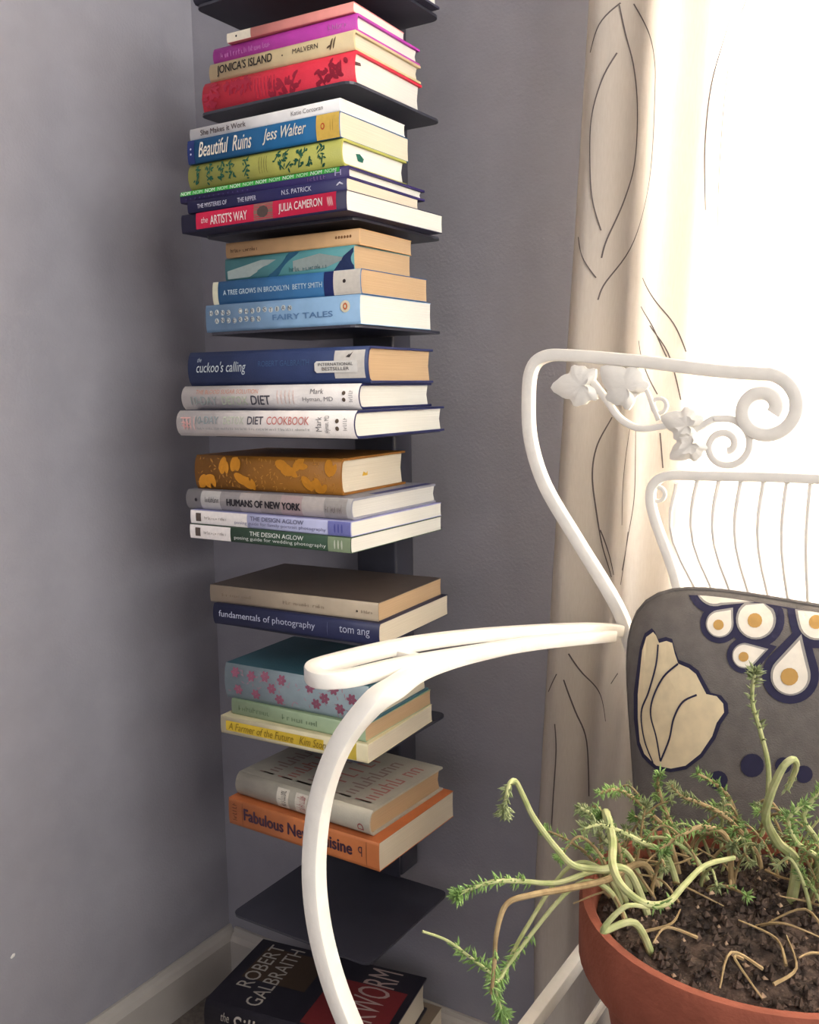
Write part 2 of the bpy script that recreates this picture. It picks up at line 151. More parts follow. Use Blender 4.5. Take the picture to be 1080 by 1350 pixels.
STEMS={
 'a': [(-0.1767, 0.5229, -0.2918), (-0.1906, 0.5089, -0.2872), (-0.2016, 0.4968, -0.2822), (-0.2086, 0.4882, -0.2703), (-0.219, 0.4789, -0.2501), (-0.2233, 0.4726, -0.2347), (-0.2255, 0.4669, -0.2239), (-0.2262, 0.4606, -0.2231), (-0.2251, 0.4546, -0.2281), (-0.226, 0.4526, -0.2374)] ,
 'b': [(-0.1781, 0.5562, -0.3025), (-0.188, 0.5151, -0.2961), (-0.2017, 0.4835, -0.2907), (-0.2124, 0.4596, -0.2859), (-0.2216, 0.4474, -0.2881), (-0.2233, 0.4384, -0.3012), (-0.2234, 0.4358, -0.3179), (-0.2238, 0.4329, -0.3346)] ,
 'c': [(-0.1933, 0.5292, -0.2993), (-0.2094, 0.4903, -0.2923), (-0.2225, 0.4711, -0.2859), (-0.2313, 0.4544, -0.2805), (-0.2399, 0.4429, -0.2811), (-0.2454, 0.4333, -0.2826)] ,
 'd': [(-0.2379, 0.5149, -0.3254), (-0.2288, 0.4845, -0.3272), (-0.2305, 0.4573, -0.3418), (-0.2352, 0.4549, -0.3387), (-0.2439, 0.4453, -0.3263), (-0.2533, 0.4354, -0.3137), (-0.2632, 0.4245, -0.3054)] ,
 'd2': [(-0.2288, 0.4845, -0.3272), (-0.2286, 0.4654, -0.3361), (-0.2321, 0.4556, -0.3462), (-0.2286, 0.4555, -0.3615)] ,
 'e': [(-0.2003, 0.547, -0.2711), (-0.1879, 0.5243, -0.2759), (-0.179, 0.4999, -0.277), (-0.169, 0.4876, -0.2815), (-0.1546, 0.4841, -0.286), (-0.1453, 0.4956, -0.2885), (-0.1402, 0.5114, -0.2838), (-0.1345, 0.5334, -0.2808), (-0.1248, 0.5625, -0.2865)] ,
 'e2': [(-0.171, 0.4687, -0.2801), (-0.1619, 0.4737, -0.2848), (-0.1527, 0.4849, -0.2886)] ,
 'f': [(-0.0933, 0.5872, -0.2937), (-0.1039, 0.5826, -0.2797), (-0.1098, 0.5757, -0.2626), (-0.106, 0.5691, -0.2432), (-0.1002, 0.5694, -0.2264), (-0.0952, 0.5734, -0.2216), (-0.0942, 0.5789, -0.2286), (-0.0998, 0.5846, -0.2453)] ,
 'g': [(-0.1292, 0.6553, -0.3234), (-0.1247, 0.6574, -0.2897), (-0.1248, 0.6558, -0.2616), (-0.1296, 0.6507, -0.2364), (-0.1345, 0.6451, -0.2141), (-0.1334, 0.6433, -0.1923)] ,
 'h': [(-0.1753, 0.5944, -0.2978), (-0.1846, 0.5905, -0.2851), (-0.1922, 0.5816, -0.2732), (-0.2016, 0.5712, -0.2635), (-0.2103, 0.5598, -0.2636)] ,
 'i': [(-0.1661, 0.5644, -0.2979), (-0.1779, 0.5473, -0.2833), (-0.1888, 0.536, -0.2737), (-0.1972, 0.5256, -0.268), (-0.2032, 0.5159, -0.2674)] ,
 'j': [(-0.123, 0.6249, -0.3137), (-0.1416, 0.6172, -0.2883), (-0.1559, 0.6041, -0.2758), (-0.1655, 0.5932, -0.2685), (-0.1723, 0.5901, -0.261)] ,
 'k': [(-0.0848, 0.6163, -0.2945), (-0.0941, 0.6134, -0.2753), (-0.0888, 0.619, -0.261), (-0.0832, 0.6239, -0.2516)] ,
 'l': [(-0.134, 0.5861, -0.2889), (-0.1444, 0.5699, -0.2745), (-0.1548, 0.557, -0.2766), (-0.1648, 0.5437, -0.2833)] ,
 'm': [(-0.1865, 0.5516, -0.2976), (-0.1993, 0.545, -0.2878), (-0.2085, 0.5419, -0.271), (-0.2149, 0.5386, -0.2661)] ,
 'n': [(-0.1688, 0.6081, -0.3128), (-0.1788, 0.6054, -0.2898), (-0.1851, 0.6042, -0.2718), (-0.1834, 0.6012, -0.2596)] ,
 'o': [(-0.0814, 0.5946, -0.2939), (-0.0925, 0.5787, -0.2751), (-0.0963, 0.5728, -0.2591), (-0.0891, 0.5787, -0.2502)] ,
 'p': [(-0.1331, 0.6513, -0.3338), (-0.1467, 0.6492, -0.2916), (-0.1565, 0.6451, -0.2783), (-0.1669, 0.6342, -0.2682)] ,
}

# ------------------------------------------------------------ setting
wall_m = mat('grey_wall_paint', '#98969c', .75, .03, 25, .25, 260)
base_m = mat('painted_baseboard', '#b9b3aa', .5, .04, 15)
floor_m = mat('carpet_floor', '#7d746b', .95, .15, 120, .6, 500)
ceil_m = mat('ceiling_paint', '#cfcdca', .9, .02, 20)
white_m = mat('white_window_paint', '#e8e6e0', .4, .02, 20)
H = 2.45
st = lambda o: tag(o, kind='structure')
wl = st(MB().box((-.1, -3.2, 0), (0, .14, H)).build('wall_left', wall_m))
# small chip in the left wall paint
cp = [(.0004 + .0005*(i % 2), -.378 + .0035*math.cos(i*.785), .232 + .0028*math.sin(i*.785 + .3)) for i in range(8)]
obj('paint_chip', cp + [(.0012, -.378, .232)], [(i, (i+1) % 8, 8) for i in range(8)], white_m, wl)
wx0, wx1, wz0, wz1 = OX - .27, OX + .74, OZ - .30, OZ + 1.25
mb = MB(); mb.box((0, 0, 0), (wx0, .14, H)); mb.box((wx1, 0, 0), (3.3, .14, H)); mb.box((wx0, 0, 0), (wx1, .14, wz0)); mb.box((wx0, 0, wz1), (wx1, .14, H))
st(mb.build('wall_back', wall_m))
st(MB().box((-.1, -3.2, -.1), (3.4, .14, 0)).build('floor', floor_m))
st(MB().box((-.1, -3.2, H), (3.4, .14, H + .1)).build('ceiling', ceil_m))
mb = MB(); ry0, ry1, rz0, rz1 = OY - 1.5, OY + .6, 1.1, 2.35  # opening added in the unseen wall to let the fill lamp through
mb.box((3.0, -3.2, 0), (3.1, ry0, H)); mb.box((3.0, ry1, 0), (3.1, 0, H)); mb.box((3.0, ry0, 0), (3.1, ry1, rz0)); mb.box((3.0, ry0, rz1), (3.1, ry1, H))
st(mb.build('wall_right', wall_m))
def board(name, p0, p1, n):
    # moulded board: profile (distance from wall, height) run from p0 to p1, n = direction into the room
    prof = [(0, 0), (.014, 0), (.014, .062), (.010, .070), (.006, .074), (.004, .080), (0, .080)]
    v = []; k = len(prof)
    for p in (p0, p1): v += [(p[0] + n[0]*a, p[1] + n[1]*a, b) for a, b in prof]
    return st(obj(name, v, [tuple(range(k)), tuple(range(k, 2*k))] + [(i, (i+1) % k, k + (i+1) % k, k + i) for i in range(k)], base_m))
board('baseboard_left', (0.0005, -3.2), (0.0005, 0), (1, 0))
board('baseboard_back', (0.0148, -.0005), (3.0, -.0005), (0, -1))
glass = bpy.data.materials.new('window_glass'); glass.use_nodes = True; nt = glass.node_tree
for n in list(nt.nodes): nt.nodes.remove(n)
go = nt.nodes.new('ShaderNodeOutputMaterial'); gm = nt.nodes.new('ShaderNodeMixShader'); gt = nt.nodes.new('ShaderNodeBsdfTransparent'); gg = nt.nodes.new('ShaderNodeBsdfGlossy'); gg.inputs['Roughness'].default_value = .02; gf = nt.nodes.new('ShaderNodeFresnel'); gf.inputs[0].default_value = 1.45
nt.links.new(gf.outputs[0], gm.inputs[0]); nt.links.new(gt.outputs[0], gm.inputs[1]); nt.links.new(gg.outputs[0], gm.inputs[2]); nt.links.new(gm.outputs[0], go.inputs[0])
w1 = st(empty('window_1', ((wx0 + wx1)/2, .07, wz0)))
cxw = (wx0 + wx1)/2; hw_, hh_ = (wx1 - wx0)/2 - .001, wz1 - wz0 - .001
mb = MB(); fr = .045
mb.box((-hw_, 0, .001), (-hw_ + fr, .05, hh_)); mb.box((hw_ - fr, 0, .001), (hw_, .05, hh_)); mb.box((-hw_ + fr, 0, .001), (hw_ - fr, .05, fr)); mb.box((-hw_ + fr, 0, hh_ - fr), (hw_ - fr, .05, hh_))
mb.build('window_frame', white_m, w1)
MB().box((-hw_ + fr, .005, hh_*.5 - .02), (hw_ - fr, .045, hh_*.5 + .02)).build('meeting_rail', white_m, w1)
MB().box((-hw_ + fr, .022, fr), (hw_ - fr, .026, hh_*.5 - .02)).build('pane', glass, w1)
MB().box((-hw_ + fr, .022, hh_*.5 + .02), (hw_ - fr, .026, hh_ - fr)).build('pane', glass, w1)
MB().box((-hw_, -.069, .0005), (hw_, 0, .02)).build('window_sill', white_m, w1)

# ------------------------------------------------------------ curtain
cur = bpy.data.materials.new('sheer_curtain_cloth'); cur.use_nodes = True; nt = cur.node_tree
for n in list(nt.nodes): nt.nodes.remove(n)
out = nt.nodes.new('ShaderNodeOutputMaterial'); mixs = nt.nodes.new('ShaderNodeMixShader'); mixs.inputs[0].default_value = .5
df = nt.nodes.new('ShaderNodeBsdfDiffuse'); tr = nt.nodes.new('ShaderNodeBsdfTranslucent')
tcn = nt.nodes.new('ShaderNodeTexCoord'); mpn = nt.nodes.new('ShaderNodeMapping'); mpn.inputs['Scale'].default_value = (220, 220, 30)
nz = nt.nodes.new('ShaderNodeTexNoise'); nz.inputs['Scale'].default_value = 3
cr = nt.nodes.new('ShaderNodeMix'); cr.data_type = 'RGBA'; cr.inputs[6].default_value = lin('#dbd4ca'); cr.inputs[7].default_value = lin('#cdc4b8')
nt.links.new(tcn.outputs['Object'], mpn.inputs[0]); nt.links.new(mpn.outputs[0], nz.inputs['Vector']); nt.links.new(nz.outputs[0], cr.inputs[0])
nt.links.new(cr.outputs[2], df.inputs[0]); nt.links.new(cr.outputs[2], tr.inputs[0])
nt.links.new(df.outputs[0], mixs.inputs[1]); nt.links.new(tr.outputs[0], mixs.inputs[2]); tp = nt.nodes.new('ShaderNodeBsdfTransparent'); m2 = nt.nodes.new('ShaderNodeMixShader'); m2.inputs[0].default_value = .16
nt.links.new(mixs.outputs[0], m2.inputs[1]); nt.links.new(tp.outputs[0], m2.inputs[2]); nt.links.new(m2.outputs[0], out.inputs[0])
def cur_y(s, z):
    """distance from camera plane to the curtain, s = distance from its left edge"""
    k = s / .075 if s < .15 else 2 + (s - .15) / .105
    a = .017 if s < .15 else .012
    return .952 - a * math.sin(2*math.pi*k + .6) - .005*math.sin(2*math.pi*k*.5 + 1.1 + z*.7) + .003*math.sin(z*5 + k*3)
def cur_left(z): return -.373 + .057 * (z - .39) if z > -.6 else -.373 + .057 * -.99
Z0, Z1 = -.905, 1.38; NS, NZ = 420, 40; v = []; f = []
for j in range(NZ + 1):
    z = Z0 + (Z1 - Z0) * j / NZ
    for i in range(NS + 1):
        s = 1.18 * i / NS; v.append(W(cur_left(z) + s, cur_y(s, z), z))
f = [(j*(NS+1) + i, j*(NS+1) + i + 1, (j+1)*(NS+1) + i + 1, (j+1)*(NS+1) + i) for j in range(NZ) for i in range(NS)]
croot = empty('curtain', W(.15, .95, Z0))
tag(croot, 'pale cream pleated curtain with thin dark leaf outlines beside the bright window', 'curtain')
def child(o, root):
    o.parent = root; o.location = -root.location; return o
co = child(obj('curtain_cloth', v, f, cur, None, True), croot)
sm = co.modifiers.new('thickness', 'SOLIDIFY'); sm.thickness = .0006
ink = mat('curtain_print_ink', '#5e5654', .9, .1, 100)
for l in CURTAIN_LINES:
    q = spline([(x, 0, z) for x, z in l], 6); vv = []
    for i, p in enumerate(q):
        t = (q[min(i+1, len(q)-1)] - q[max(i-1, 0)]).normalized(); nrm = Vector((t.z, 0, -t.x)) * .00055
        for sg in (-1, 1):
            x = p.x + sg*nrm.x; z = p.z + sg*nrm.z
            vv.append(W(x, cur_y(x - cur_left(z), z) - .0022, z))
    child(obj('printed_line', vv, [(2*i, 2*i+1, 2*i+3, 2*i+2) for i in range(len(q) - 1)], ink), croot)
child(obj('curtain_rod', *tube([W(-.44, .95, 1.392), W(.9, .95, 1.392)], .011), white_m), croot)

# ------------------------------------------------------------ shelf tower
steel = mat('dark_powder_coated_steel', '#3b3b45', .38, .05, 40, spec=.5)
tower = empty('tower_bookshelf', W(-.674, 1.0, -.64))
tag(tower, 'dark steel wall-mounted book tower with thin square shelf plates', 'bookshelf')
mb = MB(); poly = rounded(-.031, .031, -.014, .029, .004, 3); mb.prism(poly, 0, 1.40)
mb.build('column', steel, tower, True)
SHELF = {0: .4170, 1: .3044, 2: .1731, 3: .0656, 4: -.0499, 5: -.1671, 6: -.2714, 7: -.4042, 8: -.5195, 9: -.6420}
plate = None
for i, z in SHELF.items():
    if plate is None:
        poly = rounded(-.104, .104, -.195, -.0145, .012, 4); mb = MB(); mb.prism(poly, -.003, -.0002)
        # turned-up lip behind the books
        mb.box((-.03, -.0175, -.0002), (.03, -.0146, .035))
        p = mb.build('shelf_plate', steel, tower); plate = p
    else:
        p = plate.copy(); COL.objects.link(p); p.parent = tower
    p.location = (0, 0, z + .64)

# ------------------------------------------------------------ books
def page_mat(name, c1, c2):
    if name in MATS: return MATS[name]
    m = bpy.data.materials.new(name); m.use_nodes = True; nt = m.node_tree; p = nt.nodes['Principled BSDF']; p.inputs['Roughness'].default_value = .85
    tc = nt.nodes.new('ShaderNodeTexCoord'); mp = nt.nodes.new('ShaderNodeMapping'); mp.inputs['Scale'].default_value = (6, 6, 900)
    n = nt.nodes.new('ShaderNodeTexNoise'); n.inputs['Scale'].default_value = 1.6; n.inputs['Detail'].default_value = 3
    mx = nt.nodes.new('ShaderNodeMix'); mx.data_type = 'RGBA'; mx.inputs[6].default_value = lin(c1); mx.inputs[7].default_value = lin(c2)
    b = nt.nodes.new('ShaderNodeBump'); b.inputs['Strength'].default_value = .35; b.inputs['Distance'].default_value = .0006
    L = nt.links.new
    L(tc.outputs['Object'], mp.inputs[0]); L(mp.outputs[0], n.inputs['Vector']); L(n.outputs[0], mx.inputs[0]); L(mx.outputs[2], p.inputs['Base Color']); L(n.outputs[0], b.inputs['Height']); L(b.outputs[0], p.inputs['Normal'])
    MATS[name] = m; return m
PG = {'white': page_mat('white_page_edges', '#dedcd2', '#b9b7ac'), 'cream': page_mat('cream_page_edges', '#d6ccb6', '#b2a690'), 'tan': page_mat('tan_page_edges', '#bfa27e', '#987c5a'), 'grey': page_mat('glossy_page_edges', '#cfcdc4', '#a5a39c')}
INKS = {}
def inkm(c): return mat('print_' + c.strip('#'), c, .6, .04, 200)
class Book: pass
def book(name, label, spec, kind='paper', cover='#888888', spine=None, pages='cream', group='books stacked on the tower shelves', rough=.45, bulge=None, over=None):
    x, y, z, yaw, L, w, t = spec; t -= .0003
    b = Book(); b.L, b.w, b.t = L, w, t
    hard = kind == 'hard'
    b.sy = bulge if bulge is not None else (.005 if hard else .0010)
    bt = .0024 if hard else .0007; ov = over if over is not None else (.0032 if hard else .0004)
    b.root = tag(empty(name, W(x, y, z), math.radians(yaw)), label, 'book', group)
    N = 8
    def sy(zz):
        k = max(0, min(1, zz / t)); return b.sy * (1 - math.sin(math.pi * k) ** .6)
    b.spine_y = sy
    outer = [(w, 0)] + [(sy(t*i/N), t*i/N) for i in range(N + 1)] + [(w, t)]
    inner = [(w, t - bt)] + [(max(sy(t*i/N), 0) + bt, min(max(t*i/N, bt), t - bt)) for i in range(N, -1, -1)] + [(w, bt)]
    pr = outer + inner; k = len(pr)
    v = [(-L, a, c) for a, c in pr] + [(0, a, c) for a, c in pr]
    f = []; mi = []
    for i in range(k):
        f.append((i, (i+1) % k, k + (i+1) % k, k + i)); mi.append(1 if 1 <= i <= N else 0)
    no = len(outer)
    for e in (0, k):    # C-shaped ends as quads
        for i in range(no - 1): f.append((e + i, e + i + 1, e + k - 2 - i, e + k - 1 - i)); mi.append(0)
    cm = mat('cover_' + cover.strip('#') + ('_cloth' if hard else ''), cover, rough, .06, 40, .15 if hard else 0, 700)
    smm = mat('cover_' + (spine or cover).strip('#') + ('_cloth' if hard else ''), spine or cover, rough, .06, 40, .15 if hard else 0, 700)
    b.cover = obj('cover', v, f, [cm, smm], b.root, False, mi)
    for p in b.cover.data.polygons:
        if p.index < k and 1 <= p.index <= N: p.use_smooth = True
    # page block
    n2 = 6; pp = [(w - ov - .0003, bt)] + [(sy(bt + (t - 2*bt)*i/n2) + bt + .0004, bt + (t - 2*bt)*i/n2) for i in range(n2 + 1)] + [(w - ov - .0003, t - bt)]
    pp.append((w - ov - .0003 - (.003 if hard else .0006), t/2)); k = len(pp)
    pv = [(-L + ov, a, c) for a, c in pp] + [(-ov, a, c) for a, c in pp]
    obj('page_block', pv, [tuple(range(k)), tuple(range(k, 2*k))] + [(i, (i+1) % k, k + (i+1) % k, k + i) for i in range(k)], PG[pages], b.root)
    return b
TXT = []
def stroke_mesh(s):
    # lettering too blurred to read: a run of small letter-like strokes of the same length
    rg = random.Random(sum(s)); v = []; f = []; x = 0
    def q(x0, y0, x1, y1): b0 = len(v); v.extend([(x0, y0, 0), (x1, y0, 0), (x1, y1, 0), (x0, y1, 0)]); f.append((b0, b0+1, b0+2, b0+3))
    for n in s:
        for _ in range(n):
            q(x, 0, x + .11, rg.choice((.62, .7, 1.0)))
            if rg.random() < .7: yy = rg.choice((0, .3, .56)); q(x + .12, yy, x + rg.uniform(.3, .44), yy + .11)
            if rg.random() < .6: q(x + .34, rg.choice((0, .1)), x + .45, .62)
            x += .6
        x += .4
    q(0, 0, .1, 1)
    me = bpy.data.meshes.new('t'); me.from_pydata(v, [], f); return me
def text_mesh(s, shear=0, bold=0):
    if isinstance(s, tuple): return stroke_mesh(s)
    c = bpy.data.curves.new('t', 'FONT'); c.body = s; c.resolution_u = 3; c.shear = shear
    o = bpy.data.objects.new('t', c); COL.objects.link(o)
    dg = bpy.context.evaluated_depsgraph_get()
    me = bpy.data.meshes.new_from_object(o.evaluated_get(dg))
    bpy.data.objects.remove(o, do_unlink=True); bpy.data.curves.remove(c)
    if bold:    # heavier strokes: the same letters laid over themselves a hair's breadth apart
        bm = bmesh.new(); g = bold*1.6
        for dx, dy, dq in ((-g, 0, 0), (g, 0, 3e-5), (0, g*.7, 6e-5), (0, -g*.7, 9e-5)):
            n0 = len(bm.verts); bm.from_mesh(me); bm.verts.ensure_lookup_table()
            for vt in bm.verts[n0:]: vt.co += Vector((dx, dy, dq))
        bm.to_mesh(me); bm.free()
    return me
def spine_text(b, s, x0, x1, z0, z1, col, shear=0, bold=0, name='lettering', vert=False):
    """lettering on the spine; x as a share of the spine length from the left end, z as a share of its thickness"""
    me = text_mesh(s, shear, bold)
    if vert:
        for v in me.vertices: v.co = Vector((-v.co.y, v.co.x, v.co.z))
    xs = [v.co.x for v in me.vertices]; ys = [v.co.y for v in me.vertices]
    ax, bx, ay, by = min(xs), max(xs), min(ys), max(ys)
    bm = bmesh.new(); bm.from_mesh(me)      # cut the letters into bands so that they bend with the spine
    for q in range(1, 8):
        bmesh.ops.bisect_plane(bm, geom=bm.verts[:] + bm.edges[:] + bm.faces[:], plane_co=(0, ay + (by - ay)*q/8, 0), plane_no=(0, 1, 0), dist=1e-6)
    bm.to_mesh(me); bm.free()
    for v in me.vertices:
        X = -b.L + b.L*(x0 + (x1 - x0)*(v.co.x - ax)/(bx - ax)); Z = b.t*(z0 + (z1 - z0)*(v.co.y - ay)/(by - ay))
        v.co = (X, b.spine_y(Z) - .0005 - v.co.z, Z)
    me.materials.clear(); me.materials.append(inkm(col))
    o = bpy.data.objects.new(name, me); COL.objects.link(o); o.parent = b.root
    return o
def top_text(b, s, x0, x1, y0, y1, col, bold=0, name='cover_lettering'):
    """lettering on the upper board, reading away from the spine; x share from left (head) to right (tail), y share from spine to fore-edge"""
    me = text_mesh(s, 0, bold)
    xs = [v.co.x for v in me.vertices]; ys = [v.co.y for v in me.vertices]
    ax, bx, ay, by = min(xs), max(xs), min(ys), max(ys)
    for v in me.vertices:
        v.co = (-b.L + b.L*(x0 + (x1 - x0)*(by - v.co.y)/(by - ay)), b.w*(y0 + (y1 - y0)*(v.co.x - ax)/(bx - ax)), b.t + .0004 + v.co.z)
    me.materials.clear(); me.materials.append(inkm(col))
    o = bpy.data.objects.new(name, me); COL.objects.link(o); o.parent = b.root
def spine_poly(b, polys, col, name, off=.0003, label=None):
    """flat printed shapes on the spine following its curve"""
    v = []; f = []
    for poly in polys:
        n = len(poly); base = len(v); cx = sum(p[0] for p in poly)/n; cz = sum(p[1] for p in poly)/n
        for a, c in [(cx, cz)] + list(poly):
            Z = b.t*c; v.append((-b.L + b.L*a, b.spine_y(Z) - off, Z))
        f += [(base, base + 1 + i, base + 1 + (i+1) % n) for i in range(n)]
    o = obj(name, v, f, inkm(col), b.root)
    if len(polys) > 1: o['kind'] = 'stuff'
    if label: o['label'] = label
    return o
def spine_block(b, x0, x1, z0, z1, col, name='spine_panel', off=.00025):
    n = 8; v = []
    for i in range(n + 1):
        Z = b.t*(z0 + (z1 - z0)*i/n)
        for a in (x0, x1): v.append((-b.L + b.L*a, b.spine_y(Z) - off, Z))
    return obj(name, v, [(2*i, 2*i+1, 2*i+3, 2*i+2) for i in range(n)], inkm(col), b.root)
def ell(b, cx, cz, rx, rz, ang=0, n=9, pointy=1.0):
    """ellipse in millimetres on the spine, as shares"""
    out = []
    for i in range(n):
        t = 2*math.pi*i/n; u = rx*math.cos(t); w_ = rz*math.sin(t) * (abs(math.sin(t)) ** (pointy - 1))
        X = u*math.cos(ang) - w_*math.sin(ang); Z = u*math.sin(ang) + w_*math.cos(ang)
        out.append((cx + X*.001/b.L, max(.03, min(.97, cz + Z*.001/b.t))))
    return out
def sprig(b, cx, cz, size, rnd, leaves=6):
    P = [ell(b, cx, cz, size*.9, size*.14, rnd.uniform(.6, 2.4))]
    for k in range(leaves):
        a = rnd.uniform(0, 6.28); d = size*rnd.uniform(.35, 1)
        P.append(ell(b, cx + d*math.cos(a)*.001/b.L, cz + d*math.sin(a)*.001/b.t, size*rnd.uniform(.3, .5), size*rnd.uniform(.13, .24), rnd.uniform(0, 3.14), 8, 1.3))
    return P
def ring(b, cx, cz, r): return [ell(b, cx, cz, r, r, 0, 14)]
def end_mark(b, polys, col, name='sticker', ov=.0032):
    """small mark on the page ends at the right; y share, z share"""
    v = []; f = []
    for poly in polys:
        n = len(poly); base = len(v); v += [(-ov + .0004, b.w*a, b.t*c) for a, c in poly]; f.append(tuple(range(base, base + n)))
    return obj(name, v, f, inkm(col), b.root)

S = {
'red':(-0.5775,0.8218,0.3044,2.1,0.2023,0.1408,0.0356), 
'jonica':(-0.5784,0.8243,0.3400,1.5,0.1939,0.1350,0.0196), 
'magenta':(-0.5798,0.8311,0.3596,1.5,0.1922,0.1288,0.0182), 
'pink':(-0.5823,0.8299,0.3779,2.3,0.1655,0.1022,0.0103), 
'art':(-0.5577,0.7763,0.1731,-1.2,0.2291,0.1801,0.0200), 
'myst':(-0.5616,0.7825,0.1932,0.9,0.2129,0.1378,0.0130), 
'nom':(-0.5627,0.7870,0.2061,0.7,0.2274,0.1489,0.0124), 
'yel':(-0.5677,0.7831,0.2186,0.7,0.2053,0.1230,0.0264), 
'ruins':(-0.5688,0.7831,0.2449,0.7,0.2035,0.1292,0.0250), 
'smiw':(-0.5692,0.7846,0.2699,0.2,0.2017,0.1199,0.0125), 
'hca':(-0.5654,0.8065,0.0656,0.7,0.2124,0.1442,0.0304), 
'atg':(-0.5640,0.8070,0.0960,0.3,0.2036,0.1317,0.0256), 
'teal':(-0.5769,0.8141,0.1216,-0.5,0.1794,0.1076,0.0252), 
'tan':(-0.5715,0.8169,0.1468,1.8,0.1788,0.1063,0.0164), 
'cook':(-0.5479,0.7670,-0.0499,1.2,0.2413,0.1857,0.0285), 
'10d':(-0.5622,0.7962,-0.0214,1.8,0.2444,0.1538,0.0269), 
'cuck':(-0.5548,0.8028,0.0055,3.0,0.2415,0.1439,0.0381), 
'ag2':(-0.5581,0.7715,-0.1671,0.1,0.2266,0.1836,0.0165), 
'ag1':(-0.5599,0.7747,-0.1506,-0.1,0.2269,0.1827,0.0159), 
'hum':(-0.5647,0.7821,-0.1347,0.5,0.2332,0.1733,0.0223), 
'gold':(-0.5901,0.8003,-0.1124,3.0,0.2018,0.1389,0.0393), 
'phot':(-0.5475,0.8037,-0.2714,3.0,0.2270,0.1607,0.0247), 
'tan6':(-0.5532,0.8116,-0.2467,3.5,0.2304,0.1486,0.0206), 
'yel7':(-0.5653,0.8036,-0.4042,2.8,0.2059,0.1494,0.0215), 
'green7':(-0.5711,0.8084,-0.3827,1.1,0.1917,0.1433,0.0187), 
'floral':(-0.5702,0.8121,-0.3640,2.3,0.2015,0.1377,0.0426), 
'fab':(-0.5463,0.7938,-0.5195,-1.2,0.2220,0.1576,0.0330), 
'grey':(-0.5610,0.7975,-0.4865,-2.1,0.2011,0.1502,0.0294), 
}
rnd = random.Random(3)
# --- shelf 0 (top, almost out of frame)
b = book('hardcover_book', 'white-edged hardcover on the topmost shelf plate, cut by the upper frame edge', (-.560, .800, .4170, 0, .215, .165, .024), 'hard', '#3a3848', pages='white')
b = book('paperback_book', 'light grey paperback lying above the hardcover on the topmost shelf', (-.580, .815, .4410, 3, .19, .13, .020), 'paper', '#b8b4ae', pages='cream')
# --- stack 1
b = book('hardcover_book', 'thick red clothbound book with darker floral sprigs on its spine', S['red'], 'hard', '#d02a40', '#e2354a', 'white', bulge=.006)
P = []
for cx in (.06, .10, .20, .26, .30, .50, .56, .62, .80, .86, .92): P += sprig(b, cx, rnd.uniform(.35, .7), 10, rnd, 10)
spine_poly(b, P, '#a3243c', 'floral_print')
spine_poly(b, [ell(b, .37 + .022*k, .5, .8, 11, .1) for k in range(7)], '#b02a42', 'stripe_print')
end_mark(b, [[(.03, .70), (.12, .74), (.13, .66), (.04, .60)]], '#5a3b3b', 'ribbon_marker')
b = book('hardcover_book', 'cream-spined hardcover with dark condensed capitals, on the red floral book', S['jonica'], 'hard', '#c9b48a', '#dcc79b', 'cream', bulge=.003)
spine_text(b, "JONICA'S ISLAND", .06, .46, .2, .82, '#2c2526', bold=.012)
spine_text(b, 'MALVERN', .60, .77, .45, .72, '#3a3030'); spine_poly(b, ring(b, .53, .52, .9), '#3a3030', 'dot')
spine_poly(b, [ell(b, .855, .5, 1.2, 6, -.3), ell(b, .875, .55, 1, 6, -.25), ell(b, .84, .4, 3, 1, .4)], '#6a5540', 'emblem')
b = book('hardcover_book', 'magenta-spined book with faint pale script, under the thin pink book', S['magenta'], 'hard', '#b23aa0', '#c344ad', 'white', bulge=.003)
spine_text(b, (1, 8, 8), .06, .42, .3, .62, '#d98ccb', .3); spine_text(b, (5,), .82, .94, .35, .65, '#d98ccb', .3)
b = book('paperback_book', 'thin coral-pink paperback with a cream patch at its left end, top of its stack', S['pink'], 'paper', '#e98a86', '#f09a90', 'white')
spine_block(b, 0, .2, 0.02, .98, '#eee3cc'); spine_poly(b, ring(b, .08, .5, 1.2), '#3a3030', 'emblem')
# --- stack 2
b = book('paperback_book', 'dark-edged paperback with bright red spine panel and white serif lettering', S['art'], 'paper', '#2a2746', '#2a2746', 'white')
spine_block(b, .10, .945, .12, .99, '#cf2149'); spine_text(b, 'the', .135, .18, .40, .72, '#f0d9d6', .2); spine_text(b, "ARTIST'S WAY", .195, .43, .26, .76, '#f4e9e2', bold=.01)
spine_block(b, .47, .585, .13, .98, '#8a6f60', 'portrait_panel'); spine_poly(b, [ell(b, .525, .55, 8, 6)], '#574a45', 'portrait_shape', .0004)
spine_text(b, 'JULIA CAMERON', .62, .87, .26, .8, '#f4e9e2', bold=.01)
spine_poly(b, [ell(b, .90 + .006*k, .55, .5, 5, .2) for k in range(5)], '#eab9b5', 'emblem')
b = book('paperback_book', 'thin navy paperback with small white capitals, just above the red-panelled one', S['myst'], 'paper', '#262450', '#2a2858', 'cream')
spine_text(b, 'THE MYSTERIES OF', .07, .27, .3, .66, '#d7d6e6'); spine_text(b, 'THE RIPPER', .34, .46, .3, .66, '#d7d6e6'); spine_text(b, 'N.S. PATRICK', .62, .80, .36, .74, '#d7d6e6')
spine_poly(b, [ell(b, .955, .6, 3, .8, .6), ell(b, .97, .6, 3, .8, -.4)], '#d7d6e6', 'emblem')
b = book('hardcover_book', 'thin purple hardcover with a green-and-white word band along its spine', S['nom'], 'hard', '#2f2458', '#33285f', 'white', bulge=.0012)
spine_block(b, 0.002, .955, .60, .99, '#3fae47', 'green_band')
for k in range(12): spine_text(b, 'NOM', .008 + .079*k, .07 + .079*k, .64, .96, '#bfe8bd' if k % 2 else '#e3f5e0', bold=.01)
